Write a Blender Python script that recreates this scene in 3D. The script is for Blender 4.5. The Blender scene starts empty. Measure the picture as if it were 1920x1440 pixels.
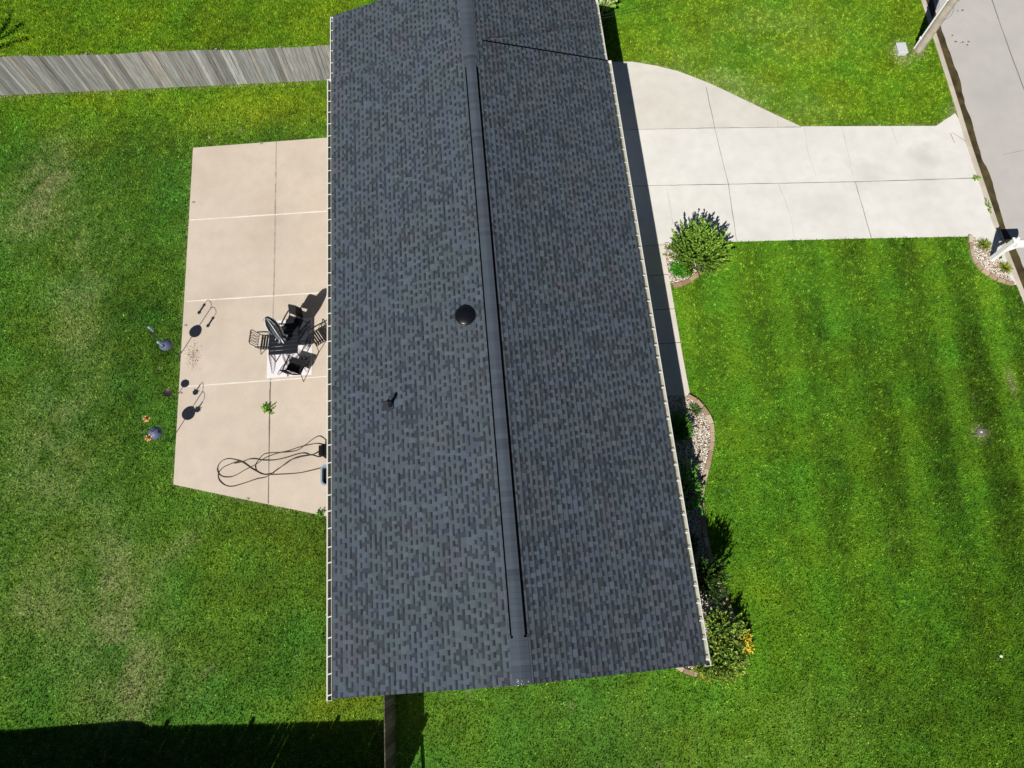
import bpy, math, random
import numpy as np
R_ = math.radians
random.seed(7)
rng = np.random.default_rng(11)
S = bpy.context.scene

# ------------------------------------------------------------------ camera
H = 23.0
TH = math.atan(1331 / 3810)
YAW = R_(4.86)
F = 1331.0
cam = bpy.data.cameras.new('camera')
camo = bpy.data.objects.new('camera', cam)
S.collection.objects.link(camo)
camo.location = (0, 0, H)
camo.rotation_euler = (TH, 0, -YAW)
cam.sensor_width = 36
cam.lens = 36 * F / 1920
cam.clip_end = 1500
S.camera = camo
S.render.resolution_x, S.render.resolution_y = 1024, 768

# ------------------------------------------------------------------ light
SUN_AZ = R_(60.5)      # direction the shadows fall, measured from +X
SUN_EL = R_(45)
w = bpy.data.worlds.new('World')
S.world = w
w.use_nodes = True
nt = w.node_tree
sky = nt.nodes.new('ShaderNodeTexSky')
sky.sky_type = 'NISHITA'
sky.sun_disc = False
sky.air_density = .42
sky.dust_density = .15
sky.altitude = 300
sky.sun_elevation = SUN_EL
# Nishita: rotation 0 puts the sun at +Y, positive turns it towards +X
sx, sy = -math.cos(SUN_AZ), -math.sin(SUN_AZ)
sky.sun_rotation = math.atan2(sx, sy)
nt.links.new(sky.outputs[0], nt.nodes['Background'].inputs[0])
nt.nodes['Background'].inputs[1].default_value = 0.05
sun = bpy.data.lights.new('sun', 'SUN')
sun.energy = 5.0
sun.angle = R_(0.5)
sun.color = (1, 0.955, 0.88)
suno = bpy.data.objects.new('sun', sun)
S.collection.objects.link(suno)
d = (math.cos(SUN_AZ) * math.cos(SUN_EL), math.sin(SUN_AZ) * math.cos(SUN_EL), -math.sin(SUN_EL))
from mathutils import Vector, Matrix
suno.rotation_euler = Vector(d).to_track_quat('-Z', 'Y').to_euler()
suno.location = (-20, -30, 40)
S.view_settings.view_transform = 'Standard'
S.view_settings.look = 'None'
S.view_settings.gamma = 1
S.view_settings.exposure = 0.0

# ------------------------------------------------------------------ helpers
def at(u, v, z=0.0):
    """world point at height z seen at photo pixel (u, v)"""
    c, s = math.cos(TH), math.sin(TH)
    a, b = (u - 960) / F, (720 - v) / F
    x, y, zz = a, b * c + s, b * s - c
    cy, sy_ = math.cos(YAW), math.sin(YAW)
    X, Y = cy * x + sy_ * y, -sy_ * x + cy * y
    t = (z - H) / zz
    return (X * t, Y * t, z)
def at2(u, v, z=0.0): return at(u, v, z)[:2]

def link(name, data, parent=None, loc=None):
    o = bpy.data.objects.new(name, data)
    S.collection.objects.link(o)
    if parent is not None: o.parent = parent
    if loc is not None: o.location = loc
    return o
def tag(o, label, cat, group=None, kind=None):
    o['label'] = label; o['category'] = cat
    if group: o['group'] = group
    if kind: o['kind'] = kind
    return o
def struct(o):
    o['kind'] = 'structure'; return o
def thing(name, loc, rz=0, label=None, cat=None, group=None):
    o = link(name, None, None, loc); o.rotation_euler = (0, 0, rz)
    o.empty_display_size = 0.2
    if label: tag(o, label, cat, group)
    return o
def copy_tree(o, parent=None):
    c = o.copy(); S.collection.objects.link(c)
    if parent is not None: c.parent = parent
    for ch in list(o.children): copy_tree(ch, c)
    return c

class MB:
    """collects shapes and links them as one mesh object"""
    def __init__(s): s.v = []; s.f = []; s.m = []; s.c = []
    def add(s, vs, fs, mi=0, col=(1, 1, 1)):
        n = len(s.v); s.v += [tuple(p) for p in vs]
        for q in fs: s.f.append(tuple(i + n for i in q)); s.m.append(mi)
        s.c += [tuple(col)] * len(vs)
    def box(s, c, d, rz=0, mi=0, col=(1, 1, 1), M=None):
        hx, hy, hz = d[0] / 2, d[1] / 2, d[2] / 2
        vs = []
        for z in (-hz, hz):
            for x, y in ((-hx, -hy), (hx, -hy), (hx, hy), (-hx, hy)):
                p = Vector((x, y, z))
                if M is not None: p = M @ p
                elif rz: p = Vector((x * math.cos(rz) - y * math.sin(rz), x * math.sin(rz) + y * math.cos(rz), z))
                vs.append((p.x + c[0], p.y + c[1], p.z + c[2]))
        s.add(vs, [(3, 2, 1, 0), (4, 5, 6, 7), (0, 1, 5, 4), (1, 2, 6, 5), (2, 3, 7, 6), (3, 0, 4, 7)], mi, col)
    def bar(s, a, b, wd, th, mi=0, col=(1, 1, 1)):
        """flat bar from a to b, width horizontal"""
        a, b = Vector(a), Vector(b); t = (b - a); L = t.length; t.normalize()
        up = Vector((0, 0, 1)) if abs(t.z) < .95 else Vector((0, 1, 0))
        n = t.cross(up).normalized(); u = n.cross(t).normalized()
        M = Matrix((t, n, u)).transposed()
        s.box((a + b) / 2, (L, wd, th), M=M, mi=mi, col=col)
    def tube(s, pts, r, n=8, mi=0, col=(1, 1, 1), cap=True):
        pts = [Vector(p) for p in pts]
        rr = r if isinstance(r, (list, tuple)) else [r] * len(pts)
        vs = []; prev = None
        for i, p in enumerate(pts):
            t = (pts[min(i + 1, len(pts) - 1)] - pts[max(i - 1, 0)])
            if t.length < 1e-9: t = Vector((0, 0, 1))
            t.normalize()
            if prev is None:
                up = Vector((0, 0, 1)) if abs(t.z) < .9 else Vector((1, 0, 0))
                a = t.cross(up).normalized()
            else:
                a = (prev - t * prev.dot(t))
                a = a.normalized() if a.length > 1e-6 else t.orthogonal().normalized()
            prev = a; b = t.cross(a)
            for k in range(n):
                g = 2 * math.pi * k / n
                vs.append(p + (a * math.cos(g) + b * math.sin(g)) * rr[i])
        fs = []
        for i in range(len(pts) - 1):
            for k in range(n):
                fs.append((i * n + k, i * n + (k + 1) % n, (i + 1) * n + (k + 1) % n, (i + 1) * n + k))
        if cap:
            fs.append(tuple(range(n - 1, -1, -1))); m = (len(pts) - 1) * n
            fs.append(tuple(m + k for k in range(n)))
        s.add(vs, fs, mi, col)
    def lathe(s, prof, n=24, c=(0, 0, 0), mi=0, col=(1, 1, 1)):
        vs = []
        for r, z in prof:
            for k in range(n):
                g = 2 * math.pi * k / n
                vs.append((c[0] + r * math.cos(g), c[1] + r * math.sin(g), c[2] + z))
        fs = []
        for i in range(len(prof) - 1):
            for k in range(n):
                fs.append((i * n + k, i * n + (k + 1) % n, (i + 1) * n + (k + 1) % n, (i + 1) * n + k))
        if prof[0][0] > 1e-4: fs.append(tuple(range(n - 1, -1, -1)))
        if prof[-1][0] > 1e-4: fs.append(tuple((len(prof) - 1) * n + k for k in range(n)))
        s.add(vs, fs, mi, col)
    def poly(s, pts, z0, z1, mi=0, col=(1, 1, 1)):
        n = len(pts)
        ar = sum(pts[i][0] * pts[(i + 1) % n][1] - pts[(i + 1) % n][0] * pts[i][1] for i in range(n))
        if ar < 0: pts = pts[::-1]
        vs = [(p[0], p[1], z0) for p in pts] + [(p[0], p[1], z1) for p in pts]
        fs = [tuple(range(n, 2 * n))] + [(i, (i + 1) % n, n + (i + 1) % n, n + i) for i in range(n)]
        s.add(vs, fs, mi, col)
    def build(s, name, mats, parent=None, loc=None, smooth=False, bevel=0):
        me = bpy.data.meshes.new(name)
        me.from_pydata(s.v, [], s.f)
        if not isinstance(mats, (list, tuple)): mats = [mats]
        for m in mats: me.materials.append(m)
        me.polygons.foreach_set('material_index', s.m)
        a = me.color_attributes.new('col', 'FLOAT_COLOR', 'POINT')
        a.data.foreach_set('color', np.array([(c[0], c[1], c[2], 1) for c in s.c], dtype=np.float32).ravel())
        if smooth: me.polygons.foreach_set('use_smooth', [True] * len(s.f))
        me.update()
        o = link(name, me, parent, loc)
        if bevel:
            b = o.modifiers.new('bevel', 'BEVEL'); b.width = bevel; b.segments = 2; b.limit_method = 'ANGLE'
        return o

def np_mesh(name, V, Fc, C, mat, parent=None, loc=None):
    """V (n,3), Fc (m,k) int, C (n,3)"""
    k = Fc.shape[1]; m = Fc.shape[0]
    me = bpy.data.meshes.new(name)
    me.vertices.add(len(V)); me.vertices.foreach_set('co', V.astype(np.float32).ravel())
    me.loops.add(m * k); me.loops.foreach_set('vertex_index', Fc.astype(np.int32).ravel())
    me.polygons.add(m)
    me.polygons.foreach_set('loop_start', np.arange(0, m * k, k, dtype=np.int32))
    a = me.color_attributes.new('col', 'FLOAT_COLOR', 'POINT')
    a.data.foreach_set('color', np.concatenate([C, np.ones((len(C), 1))], 1).astype(np.float32).ravel())
    me.materials.append(mat)
    me.update(calc_edges=True)
    return link(name, me, parent, loc)

# ------------------------------------------------------------------ materials
def new_mat(name):
    m = bpy.data.materials.new(name); m.use_nodes = True
    return m, m.node_tree, m.node_tree.nodes['Principled BSDF']
def plain(name, col, rough=.6, metal=0, spec=.5, noise=0, nscale=20, bump=0, bscale=60):
    m, t, b = new_mat(name)
    b.inputs['Roughness'].default_value = rough; b.inputs['Metallic'].default_value = metal
    b.inputs['Specular IOR Level'].default_value = spec
    b.inputs['Base Color'].default_value = (*col, 1)
    if noise or bump:
        g = t.nodes.new('ShaderNodeNewGeometry')
    if noise:
        n = t.nodes.new('ShaderNodeTexNoise'); n.inputs['Scale'].default_value = nscale; n.inputs['Detail'].default_value = 6
        t.links.new(g.outputs['Position'], n.inputs['Vector'])
        r = t.nodes.new('ShaderNodeMapRange'); r.inputs[1].default_value = .3; r.inputs[2].default_value = .7
        r.inputs[3].default_value = 1 - noise; r.inputs[4].default_value = 1 + noise
        t.links.new(n.outputs['Fac'], r.inputs[0])
        mx = t.nodes.new('ShaderNodeVectorMath'); mx.operation = 'SCALE'; mx.inputs[0].default_value = col
        t.links.new(r.outputs[0], mx.inputs['Scale']); t.links.new(mx.outputs[0], b.inputs['Base Color'])
    if bump:
        n2 = t.nodes.new('ShaderNodeTexNoise'); n2.inputs['Scale'].default_value = bscale; n2.inputs['Detail'].default_value = 3
        t.links.new(g.outputs['Position'], n2.inputs['Vector'])
        bp = t.nodes.new('ShaderNodeBump'); bp.inputs['Strength'].default_value = bump; bp.inputs['Distance'].default_value = .01
        t.links.new(n2.outputs['Fac'], bp.inputs['Height']); t.links.new(bp.outputs[0], b.inputs['Normal'])
    return m
def attr_mat(name, rough=.7, spec=.3, noise=.15, nscale=80, stretch=(1, 1, 1), bump=0, bscale=150, transl=0):
    """colour from the mesh's own 'col' attribute times fine noise"""
    m, t, b = new_mat(name)
    b.inputs['Roughness'].default_value = rough; b.inputs['Specular IOR Level'].default_value = spec
    a = t.nodes.new('ShaderNodeAttribute'); a.attribute_name = 'col'
    out = a.outputs['Color']
    g = t.nodes.new('ShaderNodeNewGeometry')
    if noise:
        mp = t.nodes.new('ShaderNodeMapping'); mp.inputs['Scale'].default_value = stretch
        t.links.new(g.outputs['Position'], mp.inputs['Vector'])
        n = t.nodes.new('ShaderNodeTexNoise'); n.inputs['Scale'].default_value = nscale; n.inputs['Detail'].default_value = 5
        t.links.new(mp.outputs[0], n.inputs['Vector'])
        r = t.nodes.new('ShaderNodeMapRange'); r.inputs[1].default_value = .28; r.inputs[2].default_value = .72
        r.inputs[3].default_value = 1 - noise; r.inputs[4].default_value = 1 + noise
        t.links.new(n.outputs['Fac'], r.inputs[0])
        mx = t.nodes.new('ShaderNodeVectorMath'); mx.operation = 'SCALE'
        t.links.new(out, mx.inputs[0]); t.links.new(r.outputs[0], mx.inputs['Scale']); out = mx.outputs[0]
    t.links.new(out, b.inputs['Base Color'])
    if bump:
        n2 = t.nodes.new('ShaderNodeTexNoise'); n2.inputs['Scale'].default_value = bscale
        t.links.new(g.outputs['Position'], n2.inputs['Vector'])
        bp = t.nodes.new('ShaderNodeBump'); bp.inputs['Strength'].default_value = bump; bp.inputs['Distance'].default_value = .008
        t.links.new(n2.outputs['Fac'], bp.inputs['Height']); t.links.new(bp.outputs[0], b.inputs['Normal'])
    if transl:
        tr = t.nodes.new('ShaderNodeBsdfTranslucent'); t.links.new(out, tr.inputs['Color'])
        ms = t.nodes.new('ShaderNodeMixShader'); ms.inputs[0].default_value = transl
        t.links.new(b.outputs[0], ms.inputs[1]); t.links.new(tr.outputs[0], ms.inputs[2])
        t.links.new(ms.outputs[0], t.nodes['Material Output'].inputs['Surface'])
    return m
def concrete(name, base, stain, amp=.1, fine=.05, spots=()):
    """broom-finished concrete: large mottling, faint stains, fine grain"""
    m, t, b = new_mat(name)
    b.inputs['Roughness'].default_value = .85; b.inputs['Specular IOR Level'].default_value = .25
    g = t.nodes.new('ShaderNodeNewGeometry')
    def noise(sc, det, lo, hi, a, c, rough=.5):
        n = t.nodes.new('ShaderNodeTexNoise'); n.inputs['Scale'].default_value = sc; n.inputs['Detail'].default_value = det
        n.inputs['Roughness'].default_value = rough
        t.links.new(g.outputs['Position'], n.inputs['Vector'])
        r = t.nodes.new('ShaderNodeMapRange'); r.inputs[1].default_value = lo; r.inputs[2].default_value = hi
        r.inputs[3].default_value = a; r.inputs[4].default_value = c
        t.links.new(n.outputs['Fac'], r.inputs[0]); return r.outputs[0]
    mix = t.nodes.new('ShaderNodeMix'); mix.data_type = 'RGBA'
    mix.inputs[6].default_value = (*base, 1); mix.inputs[7].default_value = (*stain, 1)
    t.links.new(noise(.55, 5, .42, .75, 0, 1), mix.inputs[0])
    mul = t.nodes.new('ShaderNodeMath'); mul.operation = 'MULTIPLY'
    t.links.new(noise(2.2, 6, .3, .7, 1 - amp, 1 + amp), mul.inputs[0])
    t.links.new(noise(45, 3, .3, .7, 1 - fine, 1 + fine), mul.inputs[1])
    for (x, y, r_, am) in spots:      # old stains left on the slab
        ds = t.nodes.new('ShaderNodeVectorMath'); ds.operation = 'DISTANCE'; ds.inputs[1].default_value = (x, y, .02)
        wp = t.nodes.new('ShaderNodeVectorMath'); wp.operation = 'ADD'
        wn = t.nodes.new('ShaderNodeTexNoise'); wn.inputs['Scale'].default_value = 1.6; wn.inputs['Detail'].default_value = 6
        t.links.new(g.outputs['Position'], wn.inputs['Vector'])
        t.links.new(g.outputs['Position'], wp.inputs[0]); t.links.new(wn.outputs['Color'], wp.inputs[1])
        sb = t.nodes.new('ShaderNodeVectorMath'); sb.operation = 'SUBTRACT'; sb.inputs[1].default_value = (.5, .5, .5)
        t.links.new(wp.outputs[0], sb.inputs[0]); t.links.new(sb.outputs[0], ds.inputs[0])
        mr = t.nodes.new('ShaderNodeMapRange'); mr.interpolation_type = 'SMOOTHSTEP'
        mr.inputs[1].default_value = 0; mr.inputs[2].default_value = r_; mr.inputs[3].default_value = 1 - am; mr.inputs[4].default_value = 1
        t.links.new(ds.outputs['Value'], mr.inputs[0])
        m2 = t.nodes.new('ShaderNodeMath'); m2.operation = 'MULTIPLY'
        t.links.new(mul.outputs[0], m2.inputs[0]); t.links.new(mr.outputs[0], m2.inputs[1]); mul = m2
    mx = t.nodes.new('ShaderNodeVectorMath'); mx.operation = 'SCALE'
    t.links.new(mix.outputs[2], mx.inputs[0]); t.links.new(mul.outputs[0], mx.inputs['Scale'])
    t.links.new(mx.outputs[0], b.inputs['Base Color'])
    bp = t.nodes.new('ShaderNodeBump'); bp.inputs['Strength'].default_value = .12; bp.inputs['Distance'].default_value = .01
    t.links.new(noise(90, 2, 0, 1, 0, 1), bp.inputs['Height']); t.links.new(bp.outputs[0], b.inputs['Normal'])
    return m

M_ = dict(
    drive=concrete('driveway_concrete', (.76, .75, .715), (.69, .675, .64), .06, .07, spots=((17.3, 15.9, .9, .16), (16.9, 14.6, .8, .12), (15.0, 15.3, 1.1, .10), (9.0, 19.3, 1.2, .08), (13.0, 13.9, 1.5, .07))),
    apron=concrete('apron_concrete', (.70, .675, .62), (.635, .605, .55), .06, .06),
    walk=concrete('walk_concrete', (.72, .67, .60), (.65, .60, .53), .06, .06),
    patio=concrete('patio_concrete', (.63, .545, .455), (.57, .485, .395), .06, .06, spots=((-6.6, 6.2, 1.1, .12), (-7.4, 14.2, 1.5, .06), (-9.6, 12.2, 1.2, .06), (-6.2, 17.4, .9, .07))),
    road=concrete('road_concrete', (.52, .50, .48), (.475, .455, .44), .04, .05),
    curb=concrete('curb_concrete', (.58, .53, .44), (.50, .44, .35), .12, .1),
    joint=plain('joint_dark', (.17, .15, .125), .9, noise=.3, nscale=8),
    joint2=plain('joint_tan', (.42, .38, .32), .9, noise=.3, nscale=5),
    caulk=plain('joint_caulk', (.82, .78, .70), .7, noise=.06, nscale=6),
    soil=plain('soil', (.24, .19, .14), .95, noise=.4, nscale=6, bump=.6, bscale=20),
    shingle=attr_mat('shingle', .88, .25, .13, 120, bump=.25, bscale=220),
    white=plain('white_metal', (.78, .78, .74), .45, noise=.04, nscale=3),
    gutpale=plain('gutter_pale_dirt', (.36, .36, .30), .7, noise=.2, nscale=5),
    gutin=plain('gutter_dirt', (.20, .20, .155), .7, noise=.25, nscale=5),
    gutblack=plain('gutter_black_dirt', (.012, .012, .012), .9),
    vblack=plain('black_metal', (.006, .007, .010), .27),
    vmatt=plain('black_plastic', (.006, .006, .007), .75, spec=.2),
    vent=plain('vent_slot', (.003, .003, .003), 1, spec=0),
    cap=attr_mat('ridge_shingle', .88, .25, .18, 120, bump=.2),
    siding=plain('siding', (.55, .52, .46), .6, noise=.05, nscale=2),
    glass=plain('window_glass', (.02, .025, .03), .08),
    wood=attr_mat('weathered_wood', .85, .2, .30, 26, (1, 1, .08), bump=.15, bscale=60),
    brownwood=attr_mat('brown_wood', .85, .2, .28, 14, (1, 1, .06)),
    leaf=attr_mat('leaf', .5, .4, .12, 30, transl=.2),
    grass=attr_mat('grass_blade', .55, .25, .0, 30, transl=.18),
    stem=plain('stem_bark', (.10, .07, .045), .9),
    pebble=attr_mat('pebble', .8, .3, .1, 60),
    brick=attr_mat('edging_brick', .9, .2, .18, 25, bump=.2, bscale=50),
    dmetal=plain('dark_powder_coat', (.014, .017, .023), .42, spec=.5),
    cmetal=plain('chair_metal', (.018, .015, .014), .45),
    seatfab=plain('chair_sling', (.010, .010, .013), .6),
    fabric=attr_mat('umbrella_cloth', .8, .2, .05, 60),
    rug=attr_mat('rug_weave', .9, .1, .06, 90),
    hose=plain('hose_rubber', (.055, .042, .022), .4),
    tub=plain('blue_grey_plastic', (.30, .38, .45), .35),
    baffle=plain('baffle_paint', (.10, .13, .22), .5, spec=.4),
    pole=plain('hook_iron', (.012, .014, .016), .4),
    bowl=plain('dark_bowl', (.035, .022, .024), .5),
    seed=plain('seed_brown', (.24, .13, .06), .9),
    tubeglass=plain('clear_blue_plastic', (.25, .42, .45), .15),
    orange=plain('orange_petal', (.62, .24, .04), .5),
    yellow=plain('yellow_petal', (.90, .70, .05), .6),
    purple=plain('purple_petal', (.15, .05, .30), .6),
    polewood=plain('pole_wood', (.42, .37, .31), .85, noise=.18, nscale=4),
    pvc=plain('white_pvc', (.8, .8, .78), .4),
    utility=plain('utility_box', (.62, .65, .66), .55, noise=.05, nscale=6),
    vinyl=plain('white_vinyl', (.92, .92, .92), .35),
    cable=plain('cable', (.03, .03, .03), .8, spec=.1),
    terra=plain('terrain', (.05, .10, .02), .95, noise=.3, nscale=.4),
    iron=plain('iron_lid', (.16, .15, .14), .7, noise=.2, nscale=40),
    shedroof=plain('shed_roof', (.12, .11, .10), .9, noise=.1, nscale=5),
    gap=plain('rail_dark', (.02, .018, .016), .9),
)
# algae-dark water in the road gutter
m, t, b = new_mat('gutter_water'); M_['water'] = m
b.inputs['Roughness'].default_value = .35; b.inputs['Specular IOR Level'].default_value = .25
g = t.nodes.new('ShaderNodeNewGeometry'); n = t.nodes.new('ShaderNodeTexNoise'); n.inputs['Scale'].default_value = 2.5; n.inputs['Detail'].default_value = 8
t.links.new(g.outputs['Position'], n.inputs['Vector']); r = t.nodes.new('ShaderNodeValToRGB')
r.color_ramp.elements[0].position = .3; r.color_ramp.elements[0].color = (.045, .035, .02, 1)
r.color_ramp.elements[1].position = .7; r.color_ramp.elements[1].color = (.12, .095, .04, 1)
t.links.new(n.outputs['Fac'], r.inputs[0]); t.links.new(r.outputs[0], b.inputs['Base Color'])

# ------------------------------------------------------------------ numpy noise
class VN:
    def __init__(s, seed): s.g = np.random.default_rng(seed).random((256, 256))
    def __call__(s, x, y, sc):
        x = np.asarray(x) * sc + 100.3; y = np.asarray(y) * sc + 57.7
        xi, yi = np.floor(x).astype(int), np.floor(y).astype(int)
        fx, fy = x - xi, y - yi
        fx = fx * fx * (3 - 2 * fx); fy = fy * fy * (3 - 2 * fy)
        a = s.g[xi % 256, yi % 256]; b_ = s.g[(xi + 1) % 256, yi % 256]
        c = s.g[xi % 256, (yi + 1) % 256]; e = s.g[(xi + 1) % 256, (yi + 1) % 256]
        return (a * (1 - fx) + b_ * fx) * (1 - fy) + (c * (1 - fx) + e * fx) * fy - .5
    def fb(s, x, y, sc, o=4):
        r = 0; k = 1.
        for i in range(o): r = r + k * s(x + 13.1 * i, y - 7.7 * i, sc * 2 ** i); k *= .55
        return r
N1, N2, N3, N4, N5 = VN(1), VN(2), VN(3), VN(4), VN(5)

# ------------------------------------------------------------------ plan shapes
CURB = [(19.6, 60), (19.5, 30), (19.38, 23.69), (19.22, 18.67), (19.12, 16.37), (19.06, 12.55), (19.12, 10.33), (19.16, 9.47), (19.3, 0), (19.5, -30)]
_cy = np.array([p[1] for p in CURB][::-1]); _cx = np.array([p[0] for p in CURB][::-1])
def curbx(y): return np.interp(y, _cy, _cx)
PATIO = [at2(*p, .08) for p in ((362, 277), (612, 258))] + [(-4.4, 18.73), (-4.4, 3.75)] + [at2(*p, .08) for p in ((615, 968), (468, 938), (325, 908))]
drive_px = [(1185, 115.5), (1230, 123), (1270, 133), (1300, 144), (1330, 156), (1365, 172), (1400, 189), (1450, 213), (1502, 237), (1600, 236.5), (1755, 236), (1791, 212)]
drive_px2 = [(1899, 534), (1893, 524), (1875, 490), (1852, 463), (1820, 443), (1700, 445), (1600, 447), (1480, 450), (1365, 453), (1300, 456)]
DRIVE = [(4.4, 21.62)] + [at2(*p, .02) for p in drive_px]
ys = np.linspace(DRIVE[-1][1] - .3, at2(1899, 534, .02)[1], 14)
DRIVE += [(float(curbx(y)) - .005, float(y)) for y in ys] + [at2(*p, .02) for p in drive_px2] + [(6.75, 13.0), (4.4, 13.0)]
WALK = [(4.4, 13.0), (6.70, 13.0), (6.69, 10.5), (6.68, 8.5), (6.70, 7.06), (4.4, 7.22)]
BED_SHRUB = [(6.71, 13.0)] + [at2(*p) for p in ((1350, 454), (1330, 500), (1312, 512), (1292, 527), (1270, 534), (1262, 535))] + [(6.70, 11.4)]
BED_FRONT_EDGE = [at2(*p) for p in ((1291, 743), (1308, 752), (1328, 774), (1337, 797), (1338, 825), (1333, 858), (1326, 885), (1320, 910), (1317, 935), (1319, 965), (1325, 1010), (1335, 1050), (1350, 1095), (1370, 1140), (1384, 1178), (1385, 1210), (1372, 1240), (1345, 1260), (1312, 1266), (1288, 1259), (1266, 1245))]
BED_FRONT = [(4.5, 7.2)] + BED_FRONT_EDGE + [(4.5, -.3)]
BED_MAIL_EDGE = [at2(*p) for p in ((1817, 443), (1818, 462), (1822, 482), (1832, 500), (1848, 514), (1866, 524), (1884, 530), (1899, 534))]
BED_MAIL = BED_MAIL_EDGE + [at2(*p) for p in ((1893, 524), (1875, 490), (1852, 463), (1820, 443))]
def inside(x, y, poly):
    r = np.zeros(len(x), bool); n = len(poly); j = n - 1
    for i in range(n):
        xi, yi = poly[i]; xj, yj = poly[j]
        c = ((yi > y) != (yj > y))
        with np.errstate(divide='ignore', invalid='ignore'):
            r ^= c & (x < (xj - xi) * (y - yi) / (yj - yi) + xi)
        j = i
    return r
def grass_mask(x, y):
    k = x < curbx(y) - .02
    for p in (PATIO, DRIVE, WALK, BED_SHRUB, BED_FRONT, BED_MAIL): k &= ~inside(x, y, p)
    k &= ~((x > -4.35) & (x < 4.5) & (y > -.8) & (y < 21.5))
    return k

RIM = [[at2(*p) for p in drive_px] , [(-24, 21.98), (-4.4, 21.46)], PATIO[-3:] + PATIO[:1]]
def edge_dist(x, y, lines):
    r = np.full(len(x), 9.)
    for ln in lines:
        for (ax, ay), (bx, by) in zip(ln[:-1], ln[1:]):
            dx, dy = bx - ax, by - ay; t = np.clip(((x - ax) * dx + (y - ay) * dy) / (dx * dx + dy * dy), 0, 1)
            r = np.minimum(r, np.hypot(x - ax - t * dx, y - ay - t * dy))
    return r
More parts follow.
